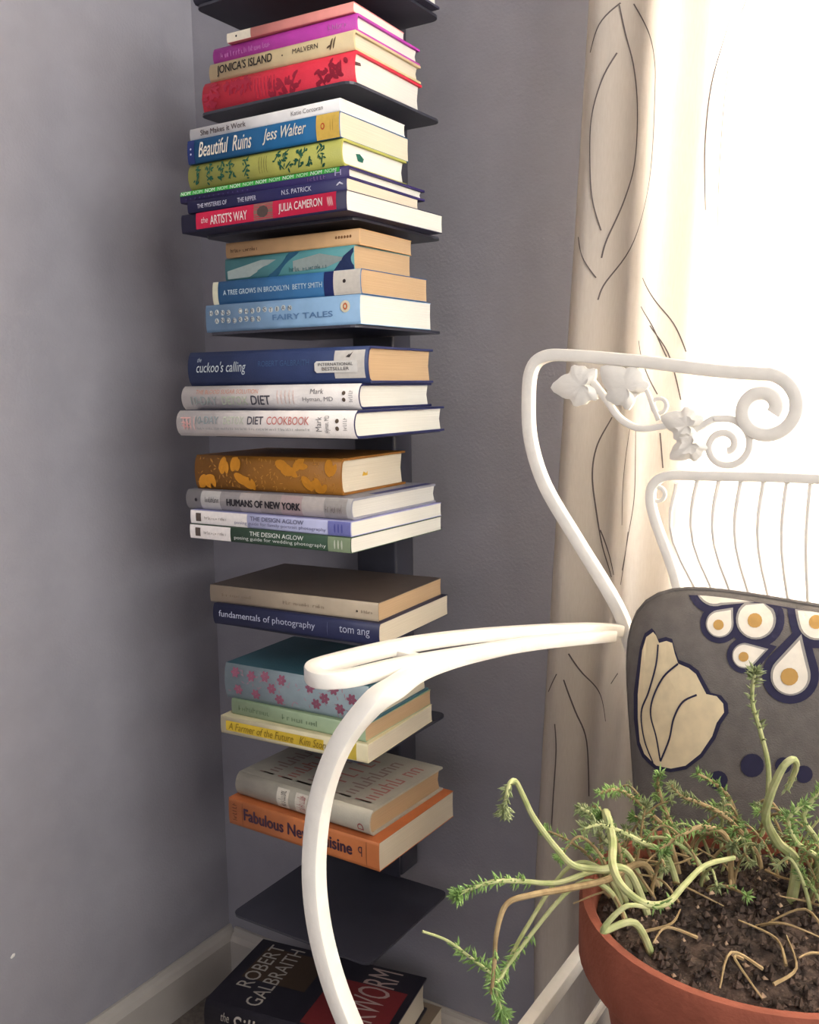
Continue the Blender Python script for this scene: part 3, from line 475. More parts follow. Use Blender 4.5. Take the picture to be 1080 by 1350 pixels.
spine_text(b, (6,), .78, .88, .2, .5, '#8d6aa0'); spine_text(b, 'H', .93, .965, .3, .75, '#b9b0d8'); spine_poly(b, [ell(b, .04 + .03*k, .3, .8, .8, 0, 6) for k in range(14)], '#5c508c', 'dot_print')
b = book('hardcover_book', 'olive-yellow clothbound book with dark green leaf motifs', S['yel'], 'hard', '#a3a24e', '#b3b35a', 'white', bulge=.005)
P = []
for cx in (.08, .14, .25, .30, .40, .62, .66, .75, .79, .88):
    for cz in (.32, .68): P += sprig(b, cx + rnd.uniform(-.02, .02), cz, 5.8, rnd, 6)
spine_poly(b, P, '#1d5a44', 'leaf_print'); spine_poly(b, [ell(b, .49 + .016*k, .5, .45, 9) for k in range(4)], '#7c7a3c', 'stripe_print')
end_mark(b, [[(.24, .62), (.30, .66), (.36, .52), (.34, .36), (.27, .38)]], '#1d5a4c', 'leaf_mark')
b = book('paperback_book', 'teal-blue paperback with white brush script and a yellow end block', S['ruins'], 'paper', '#1d5c8c', '#1f6698', 'cream', bulge=.0015)
spine_block(b, .86, .998, .01, .99, '#ecc55c', 'yellow_block'); spine_block(b, .0, .05, .01, .99, '#25356e', 'blue_block')
spine_text(b, 'Beautiful  Ruins', .08, .45, .22, .86, '#f2ead8', .35, .008); spine_text(b, 'Jess Walter', .52, .80, .22, .86, '#f2ead8', .35, .008)
spine_poly(b, [ell(b, .90, .52, 2.6, 3.4)], '#d1552f', 'emblem', .0004); spine_poly(b, [ell(b, .90, .52, 1.4, 2)], '#ecc55c', 'emblem_centre', .0006)
spine_poly(b, [ell(b, .945 + .015*k, .5, .3, 6) for k in range(2)], '#c3973c', 'fine_print', .0004); spine_poly(b, ring(b, .025, .4, 1.1) + ring(b, .025, .62, 1.1), '#d7d6e6', 'dots', .0004)
b = book('paperback_book', 'slim white paperback with small grey capitals, highest below the second shelf plate', S['smiw'], 'paper', '#e9e6e2', '#efedea', 'white')
spine_text(b, 'She Makes it Work', .08, .40, .28, .74, '#5d504e', bold=.004); spine_text(b, 'Katie Corcoran', .70, .90, .34, .70, '#8d8684')
# --- stack 3
b = book('paperback_book', 'pale blue paperback with round cream emblem and letters on dots', S['hca'], 'paper', '#7fa3c4', '#8cb0d0', 'white', bulge=.0012)
for r_, (s_, x0, z_) in enumerate((('HANS CHRISTIAN', .02, .70), ('ANDERSEN', .06, .40))):
    for k, ch in enumerate(s_):
        if ch == ' ': continue
        cx = x0 + .041*k + .02; dz = .02*math.sin(k*1.7)
        spine_poly(b, ring(b, cx, z_ + dz, 3.0), '#cfd6d2', 'letter_dot', .0003); spine_text(b, ch, cx - (.003 if ch == 'I' else .010), cx + (.003 if ch == 'I' else .010), z_ + dz - .07, z_ + dz + .07, '#4d5566').location.y = -.0004
spine_text(b, 'FAIRY TALES', .46, .84, .30, .50, '#6288b2', bold=.01)
spine_poly(b, ring(b, .915, .62, 6.2), '#f0e6c8', 'emblem', .0004); spine_poly(b, [ell(b, .915, .62, 3.0, 3.8)], '#d77b4c', 'emblem_ring', .0006); spine_poly(b, [ell(b, .915, .62, 1.2, 1.8)], '#f0e6c8', 'emblem_centre', .0008)
b = book('paperback_book', 'curled blue paperback with white end block and small white capitals', S['atg'], 'paper', '#2c5a8c', '#3d76a8', 'tan', bulge=.002)
spine_block(b, .0, .04, .01, .99, '#d5d3b8', 'pale_block'); spine_block(b, .77, .83, .01, .99, '#23306a', 'navy_block'); spine_block(b, .83, .998, .01, .99, '#e8e1d2', 'white_block')
spine_text(b, 'A TREE GROWS IN BROOKLYN  BETTY SMITH', .08, .76, .38, .60, '#c7dde8', bold=.006); spine_poly(b, ring(b, .90, .55, 2), '#3a3030', 'emblem', .0005)
b = book('paperback_book', 'small paperback with misty teal and grey picture spine', S['teal'], 'paper', '#4f8f92', '#5c9c9e', 'tan', bulge=.0012)
spine_poly(b, [[(.02, .1), (.2, .12), (.42, .75), (.30, .80), (.02, .45)], [(.55, .15), (.8, .2), (.95, .5), (.75, .8), (.55, .6)]], '#a4b2ac', 'picture_patch'); spine_poly(b, [[(.34, .02), (.42, .02), (.60, .98), (.52, .98)]], '#2a5f7c', 'picture_stroke', .0005)
spine_poly(b, [[(.85, .02), (.998, .02), (.998, .9), (.93, .6)]], '#2c3c66', 'picture_corner', .0005); spine_text(b, (4, 6, 2), .52, .80, .16, .36, '#35666c', .1)
b = book('paperback_book', 'small tan paperback with faint brown lettering, top of the third stack', S['tan'], 'paper', '#c79b6a', '#d8ad7b', 'tan', bulge=.0012)
spine_text(b, (5, 7), .04, .25, .32, .58, '#6b4a30'); spine_poly(b, [ell(b, .84 + .02*k, .55, 1.2, 1.6) for k in range(6)], '#96693f', 'emblem')
# --- stack 4
b = book('hardcover_book', 'lower of two white-jacketed diet books, with red capitals ending its title', S['cook'], 'hard', '#22264f', '#ece5de', 'white', bulge=.007)
spine_text(b, '10-DAY', .12, .26, .48, .78, '#97a3a3', bold=.006); spine_text(b, 'DETOX', .29, .41, .48, .78, '#c9ceb8', bold=.006); spine_text(b, 'DIET', .43, .52, .48, .78, '#55525a', bold=.012); spine_text(b, 'COOKBOOK', .54, .77, .48, .78, '#d98a80', bold=.006)
spine_text(b, (4, 4, 3, 7, 2, 4, 3, 4, 6, 3, 4, 7), .13, .77, .26, .36, '#a9aaa6'); spine_text(b, '#1', .03, .09, .3, .74, '#e1aaa2', vert=True)
spine_poly(b, [ell(b, .045 + .022*k, .5, .6, 8, .05) for k in range(4)], '#e4b5ad', 'quote_print'); spine_text(b, 'Mark', .805, .835, .25, .78, '#8b8684', vert=True); spine_text(b, 'Hyman, MD', .85, .88, .2, .82, '#8b8684', vert=True)
spine_poly(b, ring(b, .915, .63, 2.3) + ring(b, .915, .36, 2.3), '#6b5b4a', 'emblem'); spine_text(b, (6,), .945, .965, .3, .74, '#9a9490', vert=True)
b = book('hardcover_book', 'upper of two white-jacketed diet books, under the dark blue novel', S['10d'], 'hard', '#22264f', '#eee7df', 'white', bulge=.007)
spine_text(b, 'THE BLOOD SUGAR SOLUTION', .09, .46, .66, .84, '#e0a488'); spine_text(b, '10-DAY', .06, .22, .20, .56, '#9aa39c', bold=.006); spine_text(b, 'DETOX', .25, .40, .20, .56, '#c4cbb0', bold=.006); spine_text(b, 'DIET', .42, .53, .20, .58, '#4f4c54', bold=.012)
spine_poly(b, [ell(b, .57 + .022*k, .5, .6, 8, .05) for k in range(5)], '#e9c6b8', 'quote_print'); spine_text(b, 'Mark', .75, .82, .62, .82, '#8b8684'); spine_text(b, 'Hyman, MD', .71, .87, .28, .5, '#9b9694')
spine_poly(b, ring(b, .925, .64, 2.2) + ring(b, .925, .38, 2.2), '#6b5b4a', 'emblem'); spine_text(b, (6,), .95, .97, .3, .74, '#9a9490', vert=True)
b = book('hardcover_book', 'dark blue hardcover novel with silver script and a white sticker label', S['cuck'], 'hard', '#2c3158', '#34426a', 'tan', bulge=.006)
spine_text(b, "the", .06, .085, .70, .84, '#a9b4bd', .3); spine_text(b, "cuckoo's calling", .055, .35, .30, .70, '#c3ccd0', .3); spine_text(b, 'ROBERT GALBRAITH', .42, .70, .52, .68, '#46628a')
spine_block(b, .83, .985, .14, .90, '#e2ddd2', 'label_block'); spine_poly(b, [[(.74, .30), (.73, .36), (.73, .56), (.74, .62), (.95, .62), (.95, .30)]], '#efece2', 'sticker', .0009)
spine_text(b, 'INTERNATIONAL', .75, .93, .49, .57, '#4a4440').location.y = -.0008; spine_text(b, 'BESTSELLER', .77, .91, .36, .45, '#4a4440').location.y = -.0008
spine_poly(b, [[(.89, .72), (.91, .82), (.90, .72), (.925, .86), (.91, .70)]], '#4a4440', 'emblem', .0006)
# --- stack 5
for k, (key, lab, cov, spn) in enumerate((('ag2', 'lowest white paperback with dark green spine panel, under the lilac one', '#42563e', '#38503e'), ('ag1', 'thin paperback with white-to-lilac spine, between the grey book and the green-panelled one', '#9a9ac6', '#b6b8d6'))):
    b = book('paperback_book', lab, S[key], 'paper', cov, spn, 'white')
    spine_block(b, .002, .275 if k == 0 else .38, .02, .98, '#efe8e2', 'white_block')
    spine_text(b, 'THE DESIGN AGLOW', .40, .73, .55, .85, '#dfe3da' if k == 0 else '#6c6c84', bold=.01)
    spine_text(b, 'posing guide for wedding photography' if k == 0 else 'posing guide for family portrait photography', .30, .86, .16, .46, '#dfe3da' if k == 0 else '#7d7d9a')
    spine_block(b, .87, .998, .02, .98, '#8fa07e' if k == 0 else '#7d80be', 'end_block'); spine_poly(b, [ell(b, .91 + .02*q, .5, 1, 5) for q in range(3)], '#cfd6c0' if k == 0 else '#5a5da6', 'fine_print', .0005)
    spine_block(b, .04, .075, .2, .8, '#5c5048', 'emblem', .0005); spine_text(b, (7, 5), .10, .245, .38, .6, '#93897f').location.y = -.0003
b = book('hardcover_book', 'grey photo-patterned hardcover with stamped dark capitals, under the golden brown book', S['hum'], 'hard', '#8a8a94', '#a3a09e', 'grey', bulge=.005, over=.001)
for k, c in enumerate(('#b9b5b0', '#96908e', '#b3a9a4', '#a59a94', '#b7a09c', '#c2b9b2', '#aaa49e')): spine_block(b, .10 + .125*k, .10 + .125*(k+1), .02, .98, c, 'photo_patch')
spine_text(b, 'HUMANS OF NEW YORK', .27, .72, .28, .66, '#2f2b30', bold=.03).location.y = -.0003; spine_text(b, (7,), .13, .22, .40, .68, '#4c474a').location.y = -.0003; spine_poly(b, ring(b, .07, .5, 2), '#2f2b30', 'emblem', .0006); spine_text(b, (2, 6), .86, .95, .3, .7, '#7c7470').location.y = -.0003
mbt = MB()
for q, (a, bq, c) in enumerate(((.05, .45, 0), (.55, .95, 0))): pass
obj('photo_panel', [(-.012, .05, b.t + .0003), (-.002, .05, b.t + .0003), (-.002, b.w - .003, b.t + .0003), (-.012, b.w - .003, b.t + .0003)], [(0, 1, 2, 3)], inkm('#3c3f78'), b.root)
b = book('hardcover_book', 'thick golden brown clothbound book with amber leaf pattern', S['gold'], 'hard', '#8a5a22', '#9a6626', 'cream', bulge=.005)
P = []; Q = []
for cx, cz in ((.05, .22), (.10, .30), (.2, .72), (.28, .8), (.33, .35), (.38, .25), (.62, .78), (.66, .62), (.72, .82), (.78, .3), (.85, .22), (.92, .75)): P += [ell(b, cx + rnd.uniform(-.01, .01), cz, 10, 5.5, rnd.uniform(0, 3.1), 12, 1.2), ell(b, cx + .035, cz - .06, 7, 3.6, rnd.uniform(0, 3.1), 10, 1.4)]
for k in range(150): Q.append(ell(b, rnd.uniform(.02, .98), rnd.uniform(.06, .94), rnd.uniform(1, 2.6), .55, rnd.uniform(0, 3.1), 6))
spine_poly(b, P, '#d08a26', 'leaf_print', .0005); spine_poly(b, Q, '#c4893c', 'scroll_print', .0003)
end_mark(b, [[(.34, .44), (.36, .56), (.40, .50), (.42, .56), (.42, .44)]], '#cfa23c', 'page_mark')
# --- stack 6
b = book('paperback_book', 'large navy paperback with pale lowercase lettering on its rounded spine', S['phot'], 'paper', '#2c2e48', '#2c3050', 'cream', bulge=.003)
spine_text(b, 'fundamentals of photography', .04, .64, .32, .72, '#b9bdd0'); spine_text(b, 'tom ang', .78, .95, .32, .72, '#b9bdd0'); spine_poly(b, [ell(b, .71, .5, .25, 8)], '#6a6f90', 'divider')
b = book('paperback_book', 'dull tan large paperback with plain dark top cover, on the navy one', S['tan6'], 'paper', '#5c5048', '#b3a38c', 'tan', bulge=.001)
spine_text(b, (3, 6, 4), .46, .70, .36, .56, '#8d7c68'); spine_text(b, (8,), .08, .26, .40, .58, '#93836f'); spine_poly(b, ring(b, .885, .45, 1.2), '#4c4238', 'emblem'); spine_text(b, (5,), .91, .97, .38, .54, '#8d7c68')
# --- stack 7
b = book('paperback_book', 'pale yellow paperback with mustard brush-script panel, lowest of its stack', S['yel7'], 'paper', '#d9cfa8', '#e4dab4', 'cream')
spine_block(b, .04, .72, .22, .78, '#d9b93c', 'yellow_panel'); spine_block(b, .85, .93, .05, .95, '#d9c04c', 'yellow_block'); spine_text(b, 'A Farmer of the Future', .06, .52, .30, .72, '#8c7420', .3).location.y = -.0003; spine_text(b, 'Kim Stone', .56, .76, .30, .72, '#8c7420', .3).location.y = -.0003
b = book('paperback_book', 'sage green paperback between the floral book and the yellow one', S['green7'], 'paper', '#93a884', '#a2b794', 'tan')
spine_text(b, (9,), .06, .30, .34, .68, '#74896a'); spine_text(b, (8,), .40, .66, .34, .68, '#74896a')
b = book('hardcover_book', 'blue-grey clothbound book with dusty pink flower print and teal edges', S['floral'], 'hard', '#3b636f', '#93a3a8', 'cream', bulge=.004)  # teal boards darkened to carry the shade of the shelf above
P = []
for cx, cz in ((.08, .78), (.10, .3), (.2, .75), (.23, .25), (.3, .8), (.35, .5), (.42, .78), (.40, .22), (.62, .72), (.66, .3), (.72, .5), (.78, .78), (.82, .28), (.90, .6)):
    for k in range(6):
        a = k*1.047; P.append(ell(b, cx + 3.6*math.cos(a)*.001/b.L, cz + 3.6*math.sin(a)*.001/b.t, 3.2, 2.0, a, 8))
spine_poly(b, P, '#94596c', 'flower_print'); spine_poly(b, [ell(b, rnd.uniform(.03, .97), rnd.uniform(.08, .92), 2.6, .6, rnd.uniform(0, 3.1), 6) for k in range(70)], '#b48a94', 'stem_print', .0002)
# --- stack 8
b = book('paperback_book', 'orange-spined cookbook with blackletter-style title, lowest book on the tower', S['fab'], 'paper', '#b9693c', '#cf7d4a', 'cream', bulge=.001)
spine_text(b, 'Fabulous New Cuisine', .11, .84, .30, .76, '#4a3040', bold=.022); spine_poly(b, [ell(b, .10, .5, .35, 15), ell(b, .925, .5, .35, 15)], '#6f4030', 'rule_print'); spine_text(b, (6,), .03, .06, .2, .84, '#6a3e34', vert=True); spine_text(b, 'q', .875, .90, .36, .70, '#4a3040')
b = book('hardcover_book', 'grey jacketed hardcover with rows of dull red lettering on its top cover', S['grey'], 'hard', '#a8a294', '#b6b1a0', 'tan', bulge=.008)
spine_block(b, .33, .42, .12, .90, '#d6cfbe', 'white_patch'); spine_text(b, (4, 6), .345, .40, .2, .84, '#3c3430', vert=True); spine_block(b, .47, .56, .12, .90, '#d6cfbe', 'white_patch'); spine_text(b, (6, 5), .485, .545, .2, .84, '#a84a4a', vert=True); spine_text(b, 'D', .92, .96, .24, .5, '#a84a4a', vert=True); spine_block(b, .60, .625, .2, .84, '#5f7a64', 'green_patch')
for k in range(6): top_text(b, ((7,), (4, 3), (6,), (1, 5), (7,), (5, 2))[k], .10 + .145*k, .21 + .145*k, .14, .86, '#a06660' if k % 2 else '#8c7670', 0)
# --- floor pile under the tower
fg = 'books piled on the floor under the tower'
b = book('hardcover_book', 'lowest hardcover of the floor pile, resting on the carpet', (-.588, .835, -.9198, 9, .245, .165, .040), 'hard', '#6b5f55', pages='cream', group=fg)
b = book('paperback_book', 'thick pale-edged paperback in the middle of the floor pile', (-.578, .848, -.8797, 6, .250, .158, .0568), 'paper', '#8a7a66', pages='cream', group=fg)
b = book('hardcover_book', 'black novel with red glow and silver capitals lying on the floor pile', (-.583, .845, -.8226, 10, .250, .148, .046), 'hard', '#28252e', '#2a2730', 'cream', group=fg, bulge=.006)
obj('red_glow_print', [(-b.L*(.46 - .42*q), b.w*(.06 if r == 0 else .72), b.t + .0002) for q in (0, 1) for r in (0, 1)], [(0, 1, 3, 2)], inkm('#7a2a2c'), b.root)
obj('brown_print', [(-b.L*(.93 - .38*q), b.w*(.42 + .48*r), b.t + .0002) for q in (0, 1) for r in (0, 1)], [(0, 1, 3, 2)], inkm('#4a3a2c'), b.root)
top_text(b, 'ROBERT', .08, .17, .30, .95, '#b9b2a6'); top_text(b, 'GALBRAITH', .20, .29, .10, .95, '#b9b2a6'); top_text(b, 'SILKWORM', .70, .88, -.0 + .02, .96, '#b7a39a', .0)
spine_text(b, 'the', .10, .15, .55, .80, '#a79f94', .2); spine_text(b, 'Silkworm', .17, .62, .25, .80, '#b7afa4', .15)

# ------------------------------------------------------------ chair
iron = mat('white_painted_iron', '#f1ece0', .35, .03, 60, .12, 220, spec=.5)
CX = -.115
chair = empty('garden_armchair', W(CX, .64, -.9195))
tag(chair, 'white wrought-iron armchair with scrolled leaf back, in front of the window', 'chair')
def cpart(name, vf, m_=iron, smooth=True):
    return child(obj(name, vf[0], vf[1], m_, None, smooth), chair)
def mir(p): return (2*CX - p[0], p[1], p[2])
def Wl(pts, res=6, closed=False): return spline([W(*p) for p in pts], res, closed)
# outer back frame, one bar with scrolled inner ends
def spiral(cx, cz, r0, r1, a0, turns, y, n=22):
    return [(cx + (r0 + (r1 - r0)*i/n)*math.cos(a0 + turns*2*math.pi*i/n), y, cz + (r0 + (r1 - r0)*i/n)*math.sin(a0 + turns*2*math.pi*i/n)) for i in range(n + 1)]
stile = [(-.236, .818, -.50), (-.246, .822, -.40), (-.265, .828, -.30), (-.284, .831, -.238), (-.299, .833, -.203), (-.340, .835, -.144), (-.372, .835, -.095), (-.387, .835, -.052), (-.3895, .835, -.012), (-.386, .835, .016), (-.372, .835, .0275), (-.345, .835, .0275), (-.276, .835, .020), (-.215, .835, .011)]
scroll = spiral(-.172, -.022, .030, .008, math.radians(100), -1.35, .835)
for s in (0, 1):
    g = (lambda p: p) if s == 0 else mir
    cpart('back_frame', sweep(Wl([g(p) for p in stile + scroll], 5), .0115, .0115, (0, 1, 0)))
# inner back frame
inner = [(-.225, .822, -.42), (-.222, .827, -.28), (-.240, .832, -.185), (-.262, .833, -.125), (-.268, .834, -.103), (-.265, .834, -.089), (-.252, .834, -.081), (-.22, .834, -.080), (-.17, .834, -.079), (CX, .834, -.079)]
cpart('inner_frame', sweep(Wl(inner + [mir(p) for p in inner[-2::-1]], 5), .0085, .0085, (0, 1, 0)))
for k in range(-7, 8):
    top = (CX + k*.0185, .834, -.082 - (.006 if abs(k) == 7 else 0)); e = k*.006
    cpart('back_wire', tube(Wl([top, (CX + k*.0195 - (k*abs(k))*.00012, .832, -.14), (CX + k*.011, .829, -.24), (CX + e, .825, -.36), (CX + e, .822, -.42)], 5), .0021, None, 6))
cpart('back_cross_rail', sweep(Wl([(-.244, .821, -.42), (CX, .822, -.42), mir((-.244, .821, -.42))], 6), .009, .009))
def ringp(cx, cz, r, y=.835): return [W(cx + r*math.cos(a*math.pi/9), y, cz + r*math.sin(a*math.pi/9)) for a in range(18)]
def leaf(cx, cz, size, ang, y=.833):
    # lobed ivy leaf: outline with five lobes, domed, 4 mm thick
    n = 40; rim = []
    for i in range(n):
        t = 2*math.pi*i/n
        r = size*(.60 + .17*math.cos(t) + .10*math.cos(3*t) + .09*math.cos(5*t) + .035*math.cos(11*t))
        rim.append((r*math.cos(t + ang)*1.05, r*math.sin(t + ang)))
    v = []
    for sc, dy in ((1, 0), (.55, -.0035), (.0, -.0015)):
        for a, c in (rim if sc else [(0, 0)]): v.append(W(cx + a*sc, y + dy - .002, cz + c*sc))
    v += [W(cx + a, y + .002, cz + c) for a, c in rim]
    f = []
    for i in range(n):
        j = (i+1) % n; f += [(i, j, n + j, n + i), (n + i, n + j, 2*n), (i, 2*n + 1 + i, 2*n + 1 + j, j)]
    f.append(tuple(2*n + 1 + i for i in range(n)))
    return v, f
for s in (0, 1):
    g = (lambda p: p) if s == 0 else mir
    gx = (lambda x: x) if s == 0 else (lambda x: 2*CX - x)
    ga = (lambda a: a) if s == 0 else (lambda a: math.pi - a)
    cpart('vine_stem', sweep(Wl([g(p) for p in [(-.325, .834, .004), (-.312, .834, -.012), (-.298, .834, -.030), (-.280, .834, -.039), (-.258, .834, -.037), (-.244, .834, -.033)]], 5), .006, .006, (0, 1, 0)))
    cpart('vine_stem', sweep(Wl([g(p) for p in [(-.292, .834, -.018), (-.276, .834, -.004), (-.268, .834, -.018), (-.262, .834, -.032)]], 5), .004, .004, (0, 1, 0)))
    cpart('cast_leaf', leaf(gx(-.334), .000, .030, ga(math.pi*1.02))); cpart('cast_leaf', leaf(gx(-.291), -.003, .031, ga(math.pi*.78)))
    cpart('cast_leaf', leaf(gx(-.236), -.036, .024, ga(math.pi*.9))); cpart('cast_leaf', leaf(gx(-.232), -.053, .022, ga(math.pi*1.2)))
    cpart('ring', sweep(ringp(gx(-.262), -.019, .0065), .0035, .0035, (0, 1, 0), True)); cpart('ring', sweep(ringp(gx(-.2615), -.098, .0065, .834), .0035, .0035, (0, 1, 0), True))
    cpart('scroll', sweep(Wl([g(p) for p in [(-.232, .834, -.042), (-.215, .834, -.031)] + spiral(-.203, -.053, .024, .005, math.radians(110), -1.5, .834, 18)], 4), .006, .006, (0, 1, 0)))
# arms: flat looped bar, front support runs on into the front leg
arm_o = [(-.292, .826, -.226), (-.314, .78, -.217), (-.343, .66, -.198), (-.356, .56, -.184), (-.3665, .485, -.179), (-.366, .462, -.1785), (-.351, .450, -.1785), (-.336, .462, -.1785), (-.326, .50, -.180), (-.3235, .58, -.192), (-.318, .70, -.211), (-.296, .815, -.229)]
sup = [(-.303, .80, -.2270), (-.3185, .70, -.2120), (-.3228, .62, -.2000), (-.3225, .56, -.1915), (-.317, .51, -.1850), (-.312, .475, -.1845), (-.318, .458, -.191), (-.336, .450, -.217), (-.352, .449, -.255), (-.3595, .449, -.300), (-.3575, .449, -.340), (-.348, .450, -.378), (-.333, .452, -.413), (-.312, .456, -.455), (-.297, .459, -.495), (-.292, .458, -.56), (-.297, .450, -.70), (-.303, .442, -.82), (-.306, .436, -.9195)]
rear = [(-.236, .818, -.49), (-.245, .820, -.60), (-.270, .825, -.75), (-.278, .842, -.9195)]
for s in (0, 1):
    g = (lambda p: p) if s == 0 else mir
    cpart('armrest', sweep(Wl([g(p) for p in arm_o], 6), .0110, .0105))
    cpart('arm_bridge', sweep(Wl([g((-.358, .545, -.186)), g((-.34, .543, -.187)), g((-.322, .54, -.189))], 3), .008, .006))
    cpart('front_leg', sweep(Wl([g(p) for p in sup], 6), .0125, .0125, (1, 0, 0), False, lambda t: min(1, .55 + 1.6*t)))
    cpart('rear_leg', sweep(Wl([g(p) for p in rear], 5), .0115, .0115, (0, 1, 0)))
# seat: rounded rim with round wires
rim = [(x, y, -.492) for x, y in rounded(-.286, 2*CX + .286, .452, .818, .075, 6)]
cpart('seat_rim', sweep([W(*p) for p in rim], .011, .014, (0, 0, 1), True))
for k in range(13):
    x = -.245 + .260*k/12; in_ = .0 if 2 < k < 10 else (.03 if k in (1, 11, 2, 10) else .055)
    cpart('seat_wire', tube([W(x, .455 + in_, -.4885), W(x, (.815 - in_), -.4885)], .0035, None, 6))

# ------------------------------------------------------------ cushion
cxc, czc, chw, chh, cH = -.103, -.325, .172, .160, .043
grey_cl = mat('grey_cushion_canvas', '#746e68', .9, .08, 90, .4, 900); navy_cl = mat('navy_print', '#34324a', .9, .08, 90); white_cl = mat('off_white_print', '#efe6d4', .9, .05, 90); ivory_cl = mat('ivory_print', '#e9d6ae', .9, .05, 90); tan_cl = mat('tan_print', '#c49a58', .9, .05, 90); rim_cl = mat('grey_print', '#9f9a92', .9, .05, 90)
def cush_y(u, v_, side=-1):
    r = min(1.0, (abs(u / chw)**5 + abs(v_ / chh)**5)**.2)
    return .764 + .055*v_/.33 + side * (.0006 + cH * (1 - r**2.6)**.5)
def cushW(u, y, v_): return W(cxc + u - .15*(v_ - .13), y, czc + v_ - .07*(u + chw)*(v_ + chh)/(2*chh))   # slack cloth leans a little
cushion = empty('throw_cushion', W(cxc, .764 - .027, czc - chh))
tag(cushion, 'grey cushion printed with an ivory tulip and white teardrops, propped on the iron chair', 'cushion')
NA, NR = 96, 22; v = []; f = []
def outl(t):
    c, q = math.cos(t), math.sin(t); k = (abs(c)**5 + abs(q)**5)**-.2
    return c*k*chw, q*k*chh
for side in (-1, 1):
    base = len(v); v.append(cushW(0, cush_y(0, 0, side), 0))
    for j in range(1, NR + 1):
        r = math.sin(j/NR*math.pi/2)
        for i in range(NA):
            u, w_ = outl(2*math.pi*i/NA); v.append(cushW(u*r, cush_y(u*r, w_*r, side), w_*r))
    for i in range(NA): f.append((base, base + 1 + i, base + 1 + (i+1) % NA))
    for j in range(NR - 1):
        for i in range(NA): q = base + 1 + j*NA; f.append((q + i, q + (i+1) % NA, q + NA + (i+1) % NA, q + NA + i))
child(obj('cushion_body', v, f, grey_cl, None, True), cushion)
pp = [cushW(outl(2*math.pi*i/NA)[0], .764 + .055*outl(2*math.pi*i/NA)[1]/.33, outl(2*math.pi*i/NA)[1]) for i in range(NA)]
child(obj('piping', *sweep(pp, .005, .005, (0, 1, 0), True, None, circle_prof(6)), grey_cl, None, True), cushion)
def cprint(name, polys, m_, off):
    """printed shape following the cushion's front: polygon filled and cut finely so that it bends with the cloth"""
    bm = bmesh.new()
    for poly in polys:
        vs = [bm.verts.new((a*k_, 0, c*k_)) for a, c in poly for k_ in (min(1, .985/max(1e-6, (abs(a/chw)**5 + abs(c/chh)**5)**.2)),)]
        try: bm.faces.new(vs)
        except ValueError: pass
    bmesh.ops.triangulate(bm, faces=bm.faces[:])
    for _ in range(2):
        bmesh.ops.subdivide_edges(bm, edges=[e for e in bm.edges if e.calc_length() > .006], cuts=1, use_grid_fill=False)
        bmesh.ops.triangulate(bm, faces=bm.faces[:])
    for vt in bm.verts:
        a, c = vt.co.x, vt.co.z; vt.co = cushW(a, cush_y(a, c) - off, c)
    me = bpy.data.meshes.new(name); bm.to_mesh(me); bm.free(); me.materials.append(m_)
    o = bpy.data.objects.new(name, me); COL.objects.link(o); child(o, cushion)
def shrink(poly, k):
    n = len(poly); cx = sum(p[0] for p in poly)/n; cz = sum(p[1] for p in poly)/n
    return [(cx + (a - cx)*k, cz + (c - cz)*k) for a, c in poly]
dz = 0
sh = lambda poly: [(a, c + dz) for a, c in poly]
cprint('tulip_outline', [sh(TULIP_EDGE)], navy_cl, .0008); cprint('tulip_print', [sh(TULIP)], ivory_cl, .0013)
for l in VEINS:
    q = spline([(a, 0, c + dz) for a, c in l], 6); poly = []
    L_, R_ = [], []
    for i, p in enumerate(q):
        t = (q[min(i+1, len(q)-1)] - q[max(i-1, 0)]).normalized(); L_.append((p.x + t.z*.0007, p.z - t.x*.0007)); R_.append((p.x - t.z*.0007, p.z + t.x*.0007))
    cprint('petal_line', [[L_[i], L_[i+1], R_[i+1], R_[i]] for i in range(len(q) - 1)], navy_cl, .0017)
for k, (d, e, c) in enumerate(DROPS):
    cprint('drop_ground_print', [sh(e)], navy_cl, .0006 + .00004*k); cprint('drop_rim_print', [sh(d)], rim_cl, .0012); cprint('teardrop_print', [sh(shrink(d, .88))], white_cl, .0016); cprint('dot_print', [sh(c)], tan_cl, .0020)  # navy printed ground behind each teardrop
for c in DOTS: cprint('navy_dot_print', [sh(c)], navy_cl, .0008)

# ------------------------------------------------------------ potted succulent
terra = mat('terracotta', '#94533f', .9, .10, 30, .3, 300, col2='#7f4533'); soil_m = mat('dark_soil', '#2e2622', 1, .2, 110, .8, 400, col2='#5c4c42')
stem_g = mat('pale_green_stem', '#b5b584', .6, .12, 120, col2='#9aa36a'); stem_t = mat('tan_woody_stem', '#a8926a', .7, .15, 120, col2='#8a7450'); leaf_g = mat('green_needle_leaf', '#8aa860', .55, .2, 90, col2='#66834a', spec=.3)
leaf_d = mat('grey_green_needle_leaf', '#8c9468', .6, .2, 90, col2='#6e7a50')
PC = (-.110, .560); PR = .105; ZR = -.312; ZB = -.484
plant = empty('potted_succulent', W(PC[0], PC[1], ZB))
tag(plant, 'terracotta pot of straggly trailing succulent, standing on the iron chair seat', 'potted plant')
prof = [(0, 0), (.066, 0), (.070, .004), (.092, .126), (.092, .130), (.1035, .132), (.1055, .136), (.1055, .168), (.1035, .172), (.0985, .172), (.0965, .169), (.092, .140), (.085, .12), (.070, .08), (0, .075)]
n = 56; v = []; f = []
for r, z in prof:
    for i in range(n): v.append((r*math.cos(2*math.pi*i/n), r*math.sin(2*math.pi*i/n), z))
for j in range(len(prof) - 1):
    for i in range(n): f.append((j*n + i, j*n + (i+1) % n, (j+1)*n + (i+1) % n, (j+1)*n + i))
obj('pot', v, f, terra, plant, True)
rs = random.Random(11); v = []; f = []; nr = 22; na = 60
